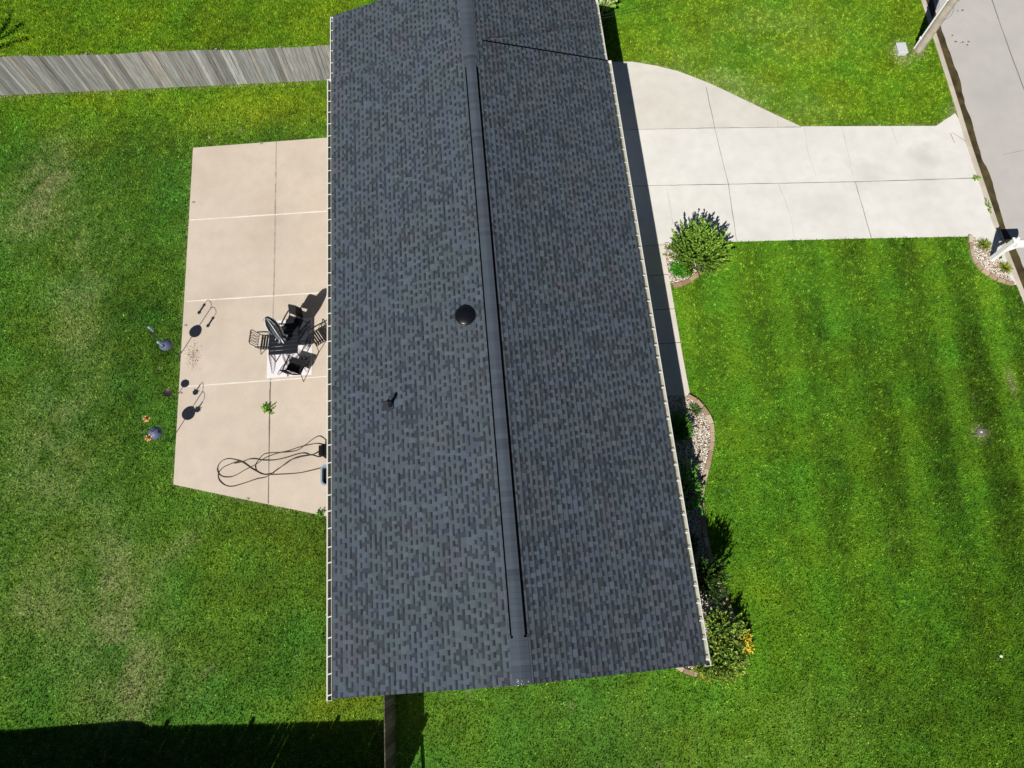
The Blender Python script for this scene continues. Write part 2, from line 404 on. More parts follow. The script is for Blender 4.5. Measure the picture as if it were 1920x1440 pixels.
# grass colour: turf by place (worn, clover, thin), with mow-stripe light and dark painted in
def gauss(x, y, p, rx, ry, rot=0):
    dx, dy = x - p[0], y - p[1]; c, s = math.cos(rot), math.sin(rot)
    a, b_ = c * dx + s * dy, -s * dx + c * dy
    return np.exp(-(a / rx) ** 2 - (b_ / ry) ** 2)
def stripe_val(x, y):
    return _stripe(x, y, 1.86, .6) + .2 * _stripe(x, y, .93, 0)
def _stripe(x, y, per, ph):
    u = x - .10 * y + .22 * N3(x, y, .3)
    return np.sin(2 * np.pi * u / per + ph)
def grass_color(x, y):
    n = len(x)
    L = N1.fb(x, y, .22, 3); Md = N2.fb(x, y, 1.1, 3); Sm = N3.fb(x, y, 4.0, 2)
    right = 1 / (1 + np.exp(-(x - 4) * 1.5)); left = 1 - right
    north = 1 / (1 + np.exp(-(y - 20.0 + 3.6 * right) * 1.6))
    base = np.zeros((n, 3))
    cl = np.array((.104, .240, .024)); cr = np.array((.108, .252, .014)); cn = np.array((.165, .310, .012))
    wn = (north * (.92 * left + .75 * right))[:, None]
    base += (cl * left[:, None] + cr * right[:, None]) * (1 - wn) + cn * wn
    st = stripe_val(x, y) * right * (1 - north) * np.clip((x - 6.0) / 1.2, 0, 1)
    near = np.clip(1 - (x - 6.6) / 3.5, 0, 1) * right * (1 - north)      # lusher beside the walk
    val = 1 + .22 * L + .28 * Md + .30 * Sm + .27 * np.tanh(st * 2.0) * np.clip(.85 + 1.2 * N5.fb(x, y, .25, 2), .3, 1.3) * np.clip((y + 1) / 4, .15, 1) * (1 - .6 * near) + .22 * near  # stripe term puts the light and dark of leaning blades into the colour
    # bright edge of the drive, darker far right
    val += .12 * gauss(x, y, at2(1500, 500), 6, 1.6)
    val -= .10 * gauss(x, y, at2(1800, 750), 3.5, 4.5)
    val -= .16 * gauss(x, y, at2(1880, 1150), 3, 5)
    val -= .26 * gauss(x, y, at2(250, 640), 1.7, 5.2) * left
    val -= .2 * gauss(x, y, at2(250, 300), 3.5, 1.5) * left
    val += .18 * gauss(x, y, at2(450, 215), 3.5, 1.3) * left
    val += .10 * gauss(x, y, at2(420, 1050), 3, 2.0)
    val += .22 * gauss(x, y, at2(900, 1370), 6, 1.6)
    val += .25 * gauss(x, y, at2(600, 1320), 2.0, .9)
    val += .20 * gauss(x, y, at2(120, 1150), 4, 3.5) + .12 * gauss(x, y, at2(60, 500), 3, 5)
    yel = .24 * N4.fb(x, y, .8, 3) + .35 * gauss(x, y, at2(640, 1320), 1.6, .6) + .16 * gauss(x, y, at2(470, 1020), 3.2, 1.6) + .25 * gauss(x, y, at2(520, 215), 3, .9)
    col = base * np.clip(val, .35, 2.2)[:, None]
    col[:, 0] *= np.clip(1 + 1.3 * yel, .55, 2.0); col[:, 2] *= np.clip(1 - .8 * yel, .3, 2.5)
    # worn, straw-coloured patches of the back lawn and clippings
    dry = (.78 * gauss(x, y, at2(88, 330), .9, 1.4, -.15) + .40 * gauss(x, y, at2(70, 410), 1.3, 1.2) + .34 * gauss(x, y, at2(150, 560), 1.0, 3.0, .05)
           + .42 * gauss(x, y, at2(95, 870), 1.5, 3.0) + .30 * gauss(x, y, at2(70, 1150), 1.6, 1.6)
           + .46 * gauss(x, y, at2(225, 1170), 1.2, 2.4, .15) + .40 * gauss(x, y, at2(265, 1285), 1.6, .9)
           + .30 * gauss(x, y, at2(345, 1020), 1.1, .35, .7) + .22 * gauss(x, y, at2(205, 1040), .8, 1.6)
           + .30 * gauss(x, y, at2(1400, 170), 3.2, .8, -.5) + .14 * gauss(x, y, at2(1430, 60), 3, 1.5) + .12 * gauss(x, y, at2(1400, 1380), 4, 1.2))
    dry = dry + 1.2 * gauss(x, y, at2(1688, 97), .36, .48) + .9 * gauss(x, y, at2(1722, 97), .27, .27) + .9 * gauss(x, y, at2(1795, 208), .35, .3) + .9 * gauss(x, y, at2(1838, 811), .24, .24) + .7 * gauss(x, y, at2(1897, 722), .12, .5, -.1)
    dry = dry * np.clip(1 + 1.5 * Md + 1.2 * Sm + .5 * N5(x, y, 6), .1, 2.0)
    spots = np.clip((N5.fb(x, y, 1.7, 3) - .56) * 5, 0, 1) * .4 * (.4 + left)
    rim = .55 * np.exp(-(edge_dist(x, y, RIM) / .10) ** 2) * np.clip(.6 + 1.2 * Sm, 0, 1.2)
    dry = np.clip(.92 * dry + spots + rim, 0, .85)[:, None]
    col = col * (1 - dry) + np.array((.31, .35, .14)) * dry
    # dead rim along the concrete
    return np.clip(col, .002, .6)

# ------------------------------------------------------------------ ground
mb = MB(); mb.poly([(-500, -400), (500, -400), (500, 600), (-500, 600)], -.6, -.2)
struct(mb.build('ground', M_['terra']))
gx = np.concatenate([[-120, -60, -35], np.linspace(-30, 1, 156)]); gy = np.concatenate([[-90, -40, -18], np.linspace(-12, 36, 241), [45, 80, 140]])
U = np.concatenate([(gx - 1) / 125., np.linspace(0, 1, 90)[1:]])
V = []
for y in gy:
    cx = curbx(y)
    for k, u in enumerate(U): V.append((1 + u * (124 if u < 0 else cx - 1) if u >= 0 else 1 + u * 125, y, 0))
V = np.array(V, float); nx = len(U); ny = len(gy)
V[:, 2] = 0
ii, jj = np.meshgrid(np.arange(nx - 1), np.arange(ny - 1)); ii = ii.ravel(); jj = jj.ravel()
Fq = np.stack([jj * nx + ii, jj * nx + ii + 1, (jj + 1) * nx + ii + 1, (jj + 1) * nx + ii], 1)
lawnmat = attr_mat('lawn_turf', .95, .1, .35, 25, bump=.8, bscale=50)
C = grass_color(V[:, 0], V[:, 1]) * .72  # turf painted darker to stand for shade in the gaps between blades
struct(np_mesh('lawn', V, Fq, C, lawnmat))

def grass_blades(n, x0, x1, y0, y1, ln=.065, wd=.016):
    x = rng.uniform(x0, x1, n); y = rng.uniform(y0, y1, n)
    k = grass_mask(x, y); x, y = x[k], y[k]; n = len(x)
    az = rng.uniform(0, 2 * np.pi, n); tilt = np.abs(rng.normal(.55, .35, n))
    L = ln * rng.uniform(.5, 1.35, n); W = wd * rng.uniform(.6, 1.4, n)
    dx, dy = np.cos(az) * np.sin(tilt), np.sin(az) * np.sin(tilt); dz = np.cos(tilt)
    st = stripe_val(x, y) * (x > 6) * (y < 14.5)
    dy = dy - .25 * np.tanh(st * 2)
    a2 = rng.uniform(0, 2 * np.pi, n); wx, wy = np.cos(a2) * W, np.sin(a2) * W
    P = np.stack([x, y, np.zeros(n) - .002], 1)
    V = np.empty((n, 3, 3)); V[:, 0] = P - np.stack([wx, wy, 0 * wx], 1); V[:, 1] = P + np.stack([wx, wy, 0 * wx], 1)
    V[:, 2] = P + np.stack([dx * L, dy * L, dz * L + .004], 1)
    c = grass_color(x, y) * (rng.lognormal(0, .34, n) * 1.22 * np.exp(1.35 * N1(x, y, 9.0) + 1.35 * N2(x, y, 19.0)))[:, None]
    c[:, 0] *= rng.lognormal(0, .11, n)
    c = np.clip(c, 0, .7)
    C = np.repeat(c[:, None, :], 3, 1)
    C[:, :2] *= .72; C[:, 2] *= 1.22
    return V.reshape(-1, 3), np.arange(3 * n).reshape(-1, 3), C.reshape(-1, 3)
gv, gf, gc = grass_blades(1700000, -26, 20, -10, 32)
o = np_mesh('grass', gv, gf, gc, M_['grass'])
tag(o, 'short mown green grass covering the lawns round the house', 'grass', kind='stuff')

# ---- concrete
def strip(mb, a, b_, wd, z, mi, jag=0, n=1):
    """thin joint line laid as a sheet"""
    a, b_ = np.array(a[:2]), np.array(b_[:2]); t = b_ - a; L = np.hypot(*t); t = t / L; nn = np.array((-t[1], t[0]))
    n = max(1, int(L / .35)) if jag else 1
    vs = []
    for i in range(n + 1):
        p = a + t * L * i / n + nn * (random.uniform(-jag, jag) if 0 < i < n else 0)
        ww = wd * (random.uniform(.6, 1.3) if jag else 1)
        vs += [tuple(p - nn * ww / 2) + (z,), tuple(p + nn * ww / 2) + (z,)]
    mb.add(vs, [(2 * i, 2 * i + 2, 2 * i + 3, 2 * i + 1) for i in range(n)], mi)
mb = MB(); mb.poly(DRIVE, -.1, .02)
AP = [(4.4, 21.615)] + [at2(*p, .0235) for p in drive_px[:9]] + [at2(*p, .0235) for p in ((1340, 240.3), (1180, 243.3))] + [(4.4, at2(1180, 243.3)[1] - .05)]
AP = [(x, y - .004) for x, y in AP]
mb.poly(AP, .015, .0232, 3)
P2 = lambda u, v: at2(u, v, .027)
for a, b_ in (((1160, 349), (1600, 341)), ((1600, 341), (1831, 334)), ((1180, 243), (1340, 240)), ((1340, 240), (1502, 238))): strip(mb, P2(*a), P2(*b_), .024, .027, 1, .008)
for a, b_ in (((1324, 163), (1340, 240)), ((1340, 240), (1366, 346)), ((1366, 346), (1381, 452)), ((1604, 342), (1618, 390)), ((1618, 390), (1634, 446))): strip(mb, P2(*a), P2(*b_), .020, .0275, 1, .01)
for a, b_ in (((1508, 239), (1516, 290)), ((1516, 290), (1530, 330)), ((1578, 238), (1600, 330)), ((1456, 212), (1459, 237)), ((1460, 345), (1484, 410)), ((1484, 410), (1490, 448)), ((1672, 240), (1682, 268)), ((1250, 352), (1262, 420))): strip(mb, P2(*a), P2(*b_), .010, .0272, 2, .02)
for a, b_ in (((1785, 248), (1812, 266)), ((1782, 250), (1790, 268))): strip(mb, P2(*a), P2(*b_), .03, .0278, 2, .03)
struct(mb.build('driveway', [M_['drive'], M_['joint'], M_['joint2'], M_['apron']]))
mb = MB(); mb.poly(WALK, -.1, .026)
for y in (11.72, 10.35, 9.05, 12.95): strip(mb, (4.5, y + .02), (6.68, y - .02), .022, .0305, 1, .004)
struct(mb.build('walkway', [M_['walk'], M_['joint']]))
mb = MB(); mb.poly(PATIO, -.1, .08)
P3 = lambda u, v: at2(u, v, .0845)
for a, b_ in (((357, 412.5), (612, 396)), ((349, 565), (612, 548)), ((340, 725), (612, 706))):
    a3, b3 = P3(*a), P3(*b_); strip(mb, a3, (-4.45, b3[1] + (b3[1] - a3[1]) * .2), .05, .0845, 2, .004)
for a, b_, wd in (((518, 265), (516, 402), .045), ((516, 404), (513, 555), .045), ((513, 557), (507, 714), .04), ((507, 716), (503, 944), .032)): strip(mb, P3(*a), P3(*b_), wd, .0850, 1 if wd < .035 else 3, .005)
for a, b_ in (((505, 730), (503, 930)),): strip(mb, P3(*a), P3(*b_), .012, .0853, 3 if a[0] < 500 else 1, .005)
for u, v in ((489, 269), (362, 379), (347, 610), (338, 737), (464, 935)):
    x, y = P3(u, v); mb.box((x, y, .085), (.085, .085, .012), mi=3); mb.box((x + .05, y, .087), (.05, .03, .012), mi=1)
struct(mb.build('patio', [M_['patio'], M_['joint'], M_['caulk'], M_['joint2']]))

# ---- road, curb, gutter water
yy = np.linspace(-40, 60, 140)
mb = MB(); xs = curbx(yy)
mb.add([(float(x) + .30, float(y), -.125) for x, y in zip(xs, yy)] + [(float(x) + 9.5, float(y), -.125) for x, y in zip(xs, yy)], [(i + 1, i, 140 + i, 141 + i) for i in range(139)])
for a, b_ in (((1858, -6), (1872, 35)), ((1872, 35), (1895, 100)), ((1895, 100), (1922, 172))): strip(mb, at2(*a, -.121), at2(*b_, -.121), .045, -.121, 1, .004)
for u, v in ((1801, 80), (1805, 79), (1814, 84), (1786, 66), (1792, 78), (1816, 78), (1796, 20), (1805, 19)):
    x, y = at2(u, v, -.12); s_ = random.uniform(.02, .06)
    mb.add([(x + s_ * math.cos(a) * random.uniform(.6, 1.5), y + s_ * math.sin(a), -.120) for a in np.linspace(0, 5.6, 8)], [tuple(range(8))], 2)
strip(mb, at2(1880, 290, -.121), at2(1925, 280, -.121), .012, -.1215, 1, .03)
struct(mb.build('road', [M_['road'], plain('road_seam', (.24, .225, .21), .9), M_['joint']]))
mb = MB(); vs = []
for x, y in zip(xs, yy):
    x = float(x); y = float(y)
    vs += [(x, y, -.2), (x, y, .035), (x + .02, y, .045), (x + .17, y, .045), (x + .20, y, .02), (x + .23, y, -.12), (x + .32, y, -.13)]
mb.add(vs, [(i * 7 + k, i * 7 + k + 1, (i + 1) * 7 + k + 1, (i + 1) * 7 + k) for i in range(139) for k in range(6)])
struct(mb.build('curb', M_['curb']))
yf = np.linspace(-40, 60, 700); xf = curbx(yf)
jit = N3.fb(np.arange(700) * 1.0, np.zeros(700), .11, 5) * .16
mb = MB(); mb.add([(float(x) + .235, float(y), -.118) for x, y in zip(xf, yf)] + [(float(x) + .60 + float(j), float(y), -.1185) for x, y, j in zip(xf, yf, jit)], [(i + 1, i, 700 + i, 701 + i) for i in range(699)])
struct(mb.build('gutter_water', M_['water']))

# ------------------------------------------------------------------ garden beds
mb = MB(); mb.poly(BED_FRONT, -.08, .012); mb.poly(BED_SHRUB, -.08, .012); mb.poly(BED_MAIL, -.08, .012)
struct(mb.build('garden_soil', M_['soil']))
def pebbles(name, poly, dens, label):
    xs_ = [p[0] for p in poly]; ys_ = [p[1] for p in poly]
    n = int(dens * (max(xs_) - min(xs_)) * (max(ys_) - min(ys_)))
    x = rng.uniform(min(xs_), max(xs_), n); y = rng.uniform(min(ys_), max(ys_), n)
    k = inside(x, y, poly); x, y = x[k], y[k]; n = len(x)
    oct_ = np.array([(1, 0, 0), (.3, .95, .1), (-.8, .6, -.1), (-.85, -.55, .1), (.25, -1, -.1), (.1, .1, .8), (.05, -.1, -.6)], float)
    fs = np.array([(0, 1, 5), (1, 2, 5), (2, 3, 5), (3, 4, 5), (4, 0, 5), (1, 0, 6), (2, 1, 6), (3, 2, 6), (4, 3, 6), (0, 4, 6)])
    a = rng.uniform(0, 6.28, n); s_ = rng.uniform(.014, .036, n); e = rng.uniform(.6, 1, n)
    V = np.empty((n, 7, 3)); ca, sa = np.cos(a)[:, None], np.sin(a)[:, None]
    ox, oy = oct_[:, 0][None] * s_[:, None], oct_[:, 1][None] * (s_ * e)[:, None]
    V[:, :, 0] = x[:, None] + ca * ox - sa * oy; V[:, :, 1] = y[:, None] + sa * ox + ca * oy
    V[:, :, 2] = .03 + rng.uniform(0, .03, n)[:, None] + oct_[:, 2][None] * (s_ * .7)[:, None]
    pal = np.array([(.62, .55, .45), (.74, .70, .62), (.50, .40, .30), (.56, .50, .44), (.80, .76, .70), (.36, .29, .23)])
    c = 1.18 * pal[rng.integers(0, 6, n)] * rng.uniform(.85, 1.12, n)[:, None]
    Fc = (fs[None] + 7 * np.arange(n)[:, None, None]).reshape(-1, 3)
    o = np_mesh(name, V.reshape(-1, 3), Fc, np.repeat(c[:, None], 7, 1).reshape(-1, 3), M_['pebble'])
    return tag(o, label, 'gravel', kind='stuff')
pebbles('gravel', BED_FRONT, 1300, 'pale river gravel filling the curved bed along the front wall')
pebbles('gravel', BED_SHRUB, 1300, 'pale river gravel round the big shrub beside the walkway')
pebbles('gravel', BED_MAIL, 1500, 'pale river gravel under the white mailbox post')

def resample(pts, step):
    pts = [np.array(p[:2], float) for p in pts]; out = []
    seg = [np.hypot(*(pts[i + 1] - pts[i])) for i in range(len(pts) - 1)]; T = sum(seg); n = max(1, round(T / step))
    for k in range(n + 1):
        s_ = T * k / n; i = 0
        while i < len(seg) - 1 and s_ > seg[i]: s_ -= seg[i]; i += 1
        out.append(pts[i] + (pts[i + 1] - pts[i]) * min(1, s_ / seg[i]))
    return out
def edging(edge, label, group, step=.32, wd=.14, pal=((.34, .25, .17), (.38, .29, .20), (.29, .20, .14), (.42, .35, .26))):
    pts = resample(edge, step)
    for i in range(len(pts) - 1):
        a, b_ = pts[i], pts[i + 1]; t = b_ - a; L = np.hypot(*t); rz = math.atan2(t[1], t[0])
        mb = MB(); c = pal[random.randrange(len(pal))]; k = random.uniform(.85, 1.15)
        mb.box((0, 0, .045), (L - .012, wd, .13), col=[q * k * 1.25 for q in c])
        o = mb.build('edging_brick', M_['brick'], bevel=.012)
        o.location = (*((a + b_) / 2), 0); o.rotation_euler = (random.uniform(-.03, .03), random.uniform(-.03, .03), rz + random.uniform(-.04, .04))
        tag(o, label, 'edging brick', group)
edging([(p[0] - .05, p[1]) for p in BED_FRONT_EDGE], 'tan edging brick along the curved front gravel bed', 'edging bricks of the front bed')
edging([at2(*p) for p in ((1331, 500), (1312, 513), (1292, 528), (1273, 536), (1262, 537))], 'brown edging brick below the big shrub by the walkway', 'edging bricks of the shrub bed', .3, .15, ((.33, .22, .15), (.30, .2, .14)))
edging(BED_MAIL_EDGE, 'tan edging brick curving round the mailbox bed', 'edging bricks of the mailbox bed', .3, .12)

# ------------------------------------------------------------------ foliage
def leaves(P, D, Lh, Wd, C, cup=.25):
    """diamond leaves: centres-bases P, unit directions D, lengths, widths, colours"""
    n = len(P)
    rv = rng.normal(size=(n, 3)); Sd = np.cross(D, rv); Sd /= np.linalg.norm(Sd, axis=1)[:, None] + 1e-9
    Nn = np.cross(Sd, D)
    flip = np.where(Nn[:, 2] < 0, -1, 1)[:, None]; Nn *= flip
    V = np.empty((n, 4, 3))
    V[:, 0] = P; V[:, 2] = P + D * Lh[:, None]
    mid = P + D * (Lh * .5)[:, None] + Nn * (cup * Wd)[:, None]
    V[:, 1] = mid - Sd * Wd[:, None]; V[:, 3] = mid + Sd * Wd[:, None]
    F1 = (np.array([(0, 1, 2), (0, 2, 3)])[None] + 4 * np.arange(n)[:, None, None]).reshape(-1, 3)
    return V.reshape(-1, 3), F1, np.repeat(C[:, None], 4, 1).reshape(-1, 3)
def pal_colors(n, pal, j=.2):
    c = np.array(pal)[rng.integers(0, len(pal), n)] * rng.lognormal(0, j, n)[:, None]
    return np.clip(c, .003, .7)
GREEN = ((.055, .125, .018), (.085, .17, .024), (.04, .10, .018), (.12, .20, .03))
def bush(name, label, cat, loc, rx, ry, h, nst, per, leaf, pal=GREEN, spread=.9, low=.25, group=None, tuft=1.0, blossoms=None, wratio=.35, base_r=.25):
    root = thing(name, (loc[0], loc[1], 0), 0, label, cat, group)
    a = rng.uniform(0, 2 * np.pi, nst); q = np.sqrt(rng.uniform(0, 1, nst))
    el = np.sqrt(np.clip(1 - (q * spread) ** 2, 0, 1))
    ln = rng.uniform(.70, 1.14, nst)
    tip = np.stack([rx * q * np.cos(a) * ln, ry * q * np.sin(a) * ln, h * (.22 + .78 * el) * ln], 1)
    b0 = np.stack([rx * base_r * q * np.cos(a), ry * base_r * q * np.sin(a), 0 * a], 1)
    mbs = MB()
    for i in range(0, nst, max(1, nst // 60)):
        mid = (b0[i] + tip[i]) / 2 + np.array((0, 0, .06 * h))
        mbs.tube([b0[i], mid, tip[i]], [.012, .009, .004], 5)
    t_ = rng.uniform(low, 1.0, (nst, per)) ** .75
    ctrl = (b0 + tip) / 2 + np.array((0, 0, .12 * h))
    P = ((1 - t_) ** 2)[..., None] * b0[:, None] + (2 * t_ * (1 - t_))[..., None] * ctrl[:, None] + (t_ ** 2)[..., None] * tip[:, None]
    P = P.reshape(-1, 3); n = len(P)
    D = np.repeat((tip - b0)[:, None], per, 1).reshape(-1, 3); D /= np.linalg.norm(D, axis=1)[:, None]
    D = D * tuft + rng.normal(0, .45, (n, 3)); D[:, 2] += .15; D /= np.linalg.norm(D, axis=1)[:, None]
    L = leaf * rng.uniform(.6, 1.25, n); W = L * wratio
    stemtone = np.repeat(rng.lognormal(0, .22, nst)[:, None], per, 1).ravel()
    C = np.clip(pal_colors(n, pal) * stemtone[:, None] * 2.2, 0, .7)
    np_mesh('foliage', *leaves(P, D, L, W, C), M_['leaf'], root)
    mbs.build('stem', M_['stem'], root)
    if blossoms:
        mat, k, s_, fx = blossoms
        idx = rng.choice(nst, min(k, nst), replace=False)
        pp = tip[idx] * np.array((1, 1, 1.06))
        reps = 5
        PP = np.repeat(pp, reps, 0) + rng.normal(0, s_ * .25, (len(pp) * reps, 3)); n2 = len(PP)
        DD = rng.normal(0, 1, (n2, 3)); DD[:, 2] = np.abs(DD[:, 2]) * .6; DD /= np.linalg.norm(DD, axis=1)[:, None]
        np_mesh('blossom', *leaves(PP, DD, np.full(n2, s_), np.full(n2, s_ * .35), np.ones((n2, 3))), mat, root)
    return root
def tuft(name, label, cat, loc, r, h, n, pal, wd=.012, group=None, droop=.35):
    """clump of arching strap leaves"""
    root = thing(name, (loc[0], loc[1], 0), rng.uniform(0, 6), label, cat, group)
    a = rng.uniform(0, 2 * np.pi, n); q = rng.uniform(.15, 1, n)
    V = []; Fc = []; C = []
    cols = pal_colors(n, pal, .18)
    for i in range(n):
        dx, dy = math.cos(a[i]), math.sin(a[i]); px, py = -dy * wd, dx * wd
        R0 = r * q[i]; hh = h * (1.05 - .55 * q[i]) * random.uniform(.8, 1.1); k = len(V)
        for s_, ww in ((0, .7), (.4, 1), (.75, .8), (1, 0.05)):
            x = dx * R0 * (.05 + s_ * .95); y = dy * R0 * (.05 + s_ * .95); z = hh * (s_ * (2 - droop * 2) - s_ * s_ * (1 - droop * 1.2))
            V += [(x - px * ww, y - py * ww, max(z, .015)), (x + px * ww, y + py * ww, max(z, .015))]; C += [cols[i]] * 2
        for j in range(3): Fc.append((k + 2 * j, k + 2 * j + 1, k + 2 * j + 3, k + 2 * j + 2))
    np_mesh('blade', np.array(V), np.array(Fc), np.array(C), M_['leaf'], root)
    return root

bush('spiky_shrub', 'large dense green shrub of upright leafy shoots at the corner of driveway and walkway', 'shrub', at2(1300, 490), 1.15, 1.15, 1.50, 430, 44, .085, spread=.93, low=.35, tuft=1.3,
     pal=((.075, .16, .018), (.11, .20, .025), (.045, .105, .016), (.15, .22, .03), (.17, .26, .035)))
bush('ground_cover', 'small round bright green ground cover in front of the big shrub', 'plant', at2(1276, 508), .46, .36, .22, 380, 12, .05, pal=((.05, .20, .012), (.06, .24, .015), (.04, .15, .012)), spread=.95, low=.2)
YG = ((.30, .34, .02), (.22, .32, .02), (.36, .36, .03), (.14, .24, .02))
tuft('ornamental_grass', 'yellow green grass clump in the mailbox bed nearest the driveway', 'grass clump', at2(1842, 462), .36, .32, 150, YG, .010, 'grass clumps in the mailbox bed')
tuft('ornamental_grass', 'yellow green grass clump in the mailbox bed nearest the lawn edge', 'grass clump', at2(1881, 505), .34, .32, 150, YG, .010, 'grass clumps in the mailbox bed')
tuft('ornamental_grass', 'small green grass clump half hidden behind the white mailbox post', 'grass clump', at2(1873, 483), .13, .16, 50, ((.12, .25, .02), (.2, .3, .03)), .009, 'grass clumps in the mailbox bed')
tuft('daylily', 'strappy green plant at the top end of the curved gravel bed', 'plant', at2(1302, 770), .32, .34, 90, ((.07, .15, .03), (.10, .19, .04), (.05, .11, .02)), .012)
bush('lavender', 'small purple flowering plant at the shadow edge in the gravel bed', 'flower', at2(1290, 793), .16, .16, .24, 60, 8, .04, pal=((.06, .09, .04), (.05, .07, .03)), blossoms=(M_['purple'], 45, .035, 0))
bush('round_shrub', 'rounded leafy shrub half in house shade on the gravel bed', 'shrub', (6.0, 5.9), .58, .62, .58, 320, 16, .06, pal=((.05, .15, .016), (.07, .19, .02), (.04, .10, .014)), spread=.95)
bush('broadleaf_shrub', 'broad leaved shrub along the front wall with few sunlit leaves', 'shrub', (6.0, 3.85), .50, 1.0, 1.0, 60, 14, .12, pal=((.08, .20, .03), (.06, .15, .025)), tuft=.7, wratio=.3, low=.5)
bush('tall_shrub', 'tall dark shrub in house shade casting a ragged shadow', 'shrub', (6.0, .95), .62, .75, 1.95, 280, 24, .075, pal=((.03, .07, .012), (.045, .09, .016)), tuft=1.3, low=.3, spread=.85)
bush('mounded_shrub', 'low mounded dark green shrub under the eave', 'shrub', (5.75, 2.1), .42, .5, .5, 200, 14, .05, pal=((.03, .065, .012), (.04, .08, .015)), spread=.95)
RB = ((.08, .16, .025), (.13, .22, .03), (.20, .27, .05), (.25, .28, .06), (.05, .11, .02))
bush('rose_bush', 'open leafy bush at the front corner of the house', 'bush', at2(1348, 1180), .78, .75, .85, 190, 24, .08, pal=RB, spread=.95, low=.4, tuft=.8, group=None)
bush('rose_bush', 'lower leafy bush spilling past the gutter corner onto the lawn', 'bush', at2(1338, 1235), .92, .60, .6, 220, 22, .075, pal=RB, spread=.95, low=.4, tuft=.8)
bush('spreading_shrub', 'low spreading yellow green shrub hiding the edging at the house corner', 'shrub', at2(1345, 1252), .95, .52, .40, 240, 18, .065, pal=((.22, .28, .04), (.28, .30, .05), (.12, .20, .03)), spread=.97, low=.3, tuft=.8)
bush('yellow_flowers', 'bright yellow flower clump on the lawn side of the corner bush', 'flower', at2(1394, 1204), .17, .42, .45, 110, 8, .05, pal=((.14, .19, .03), (.2, .22, .04)), blossoms=(M_['yellow'], 80, .055, 0))
bush('yellow_flowers', 'small yellow flower clump below the gutter corner', 'flower', at2(1327, 1264), .22, .13, .2, 60, 8, .05, pal=((.16, .2, .03), (.2, .22, .04)), blossoms=(M_['yellow'], 42, .045, 0))
bush('hosta', 'pale broad leaved hosta at the far corner of the house roof', 'plant', at2(1130, 5, .4), .50, .42, .65, 110, 6, .18, pal=((.22, .34, .08), (.30, .40, .14), (.14, .26, .05)), tuft=.9, wratio=.36)
bush('weed', 'leafy green weed growing from the patio joint', 'weed', at2(505, 769), .26, .22, .22, 34, 7, .065, pal=((.10, .26, .02), (.15, .32, .03)), spread=.95, low=.35, tuft=.7)
bush('weed', 'small weed at the patio edge next to the gutter', 'weed', at2(602, 964), .14, .13, .2, 26, 7, .06, pal=((.08, .22, .02), (.11, .27, .03)), spread=.95)
bush('weed', 'weed growing where the driveway centre joint meets the curb', 'weed', at2(1830, 335), .22, .13, .08, 40, 7, .04, pal=((.15, .28, .03), (.10, .2, .02)), spread=.98)
bush('weed', 'thin weed in the gap between driveway and curb', 'weed', at2(1852, 388), .09, .42, .08, 50, 7, .04, pal=((.12, .24, .03), (.10, .18, .03)), spread=.98)

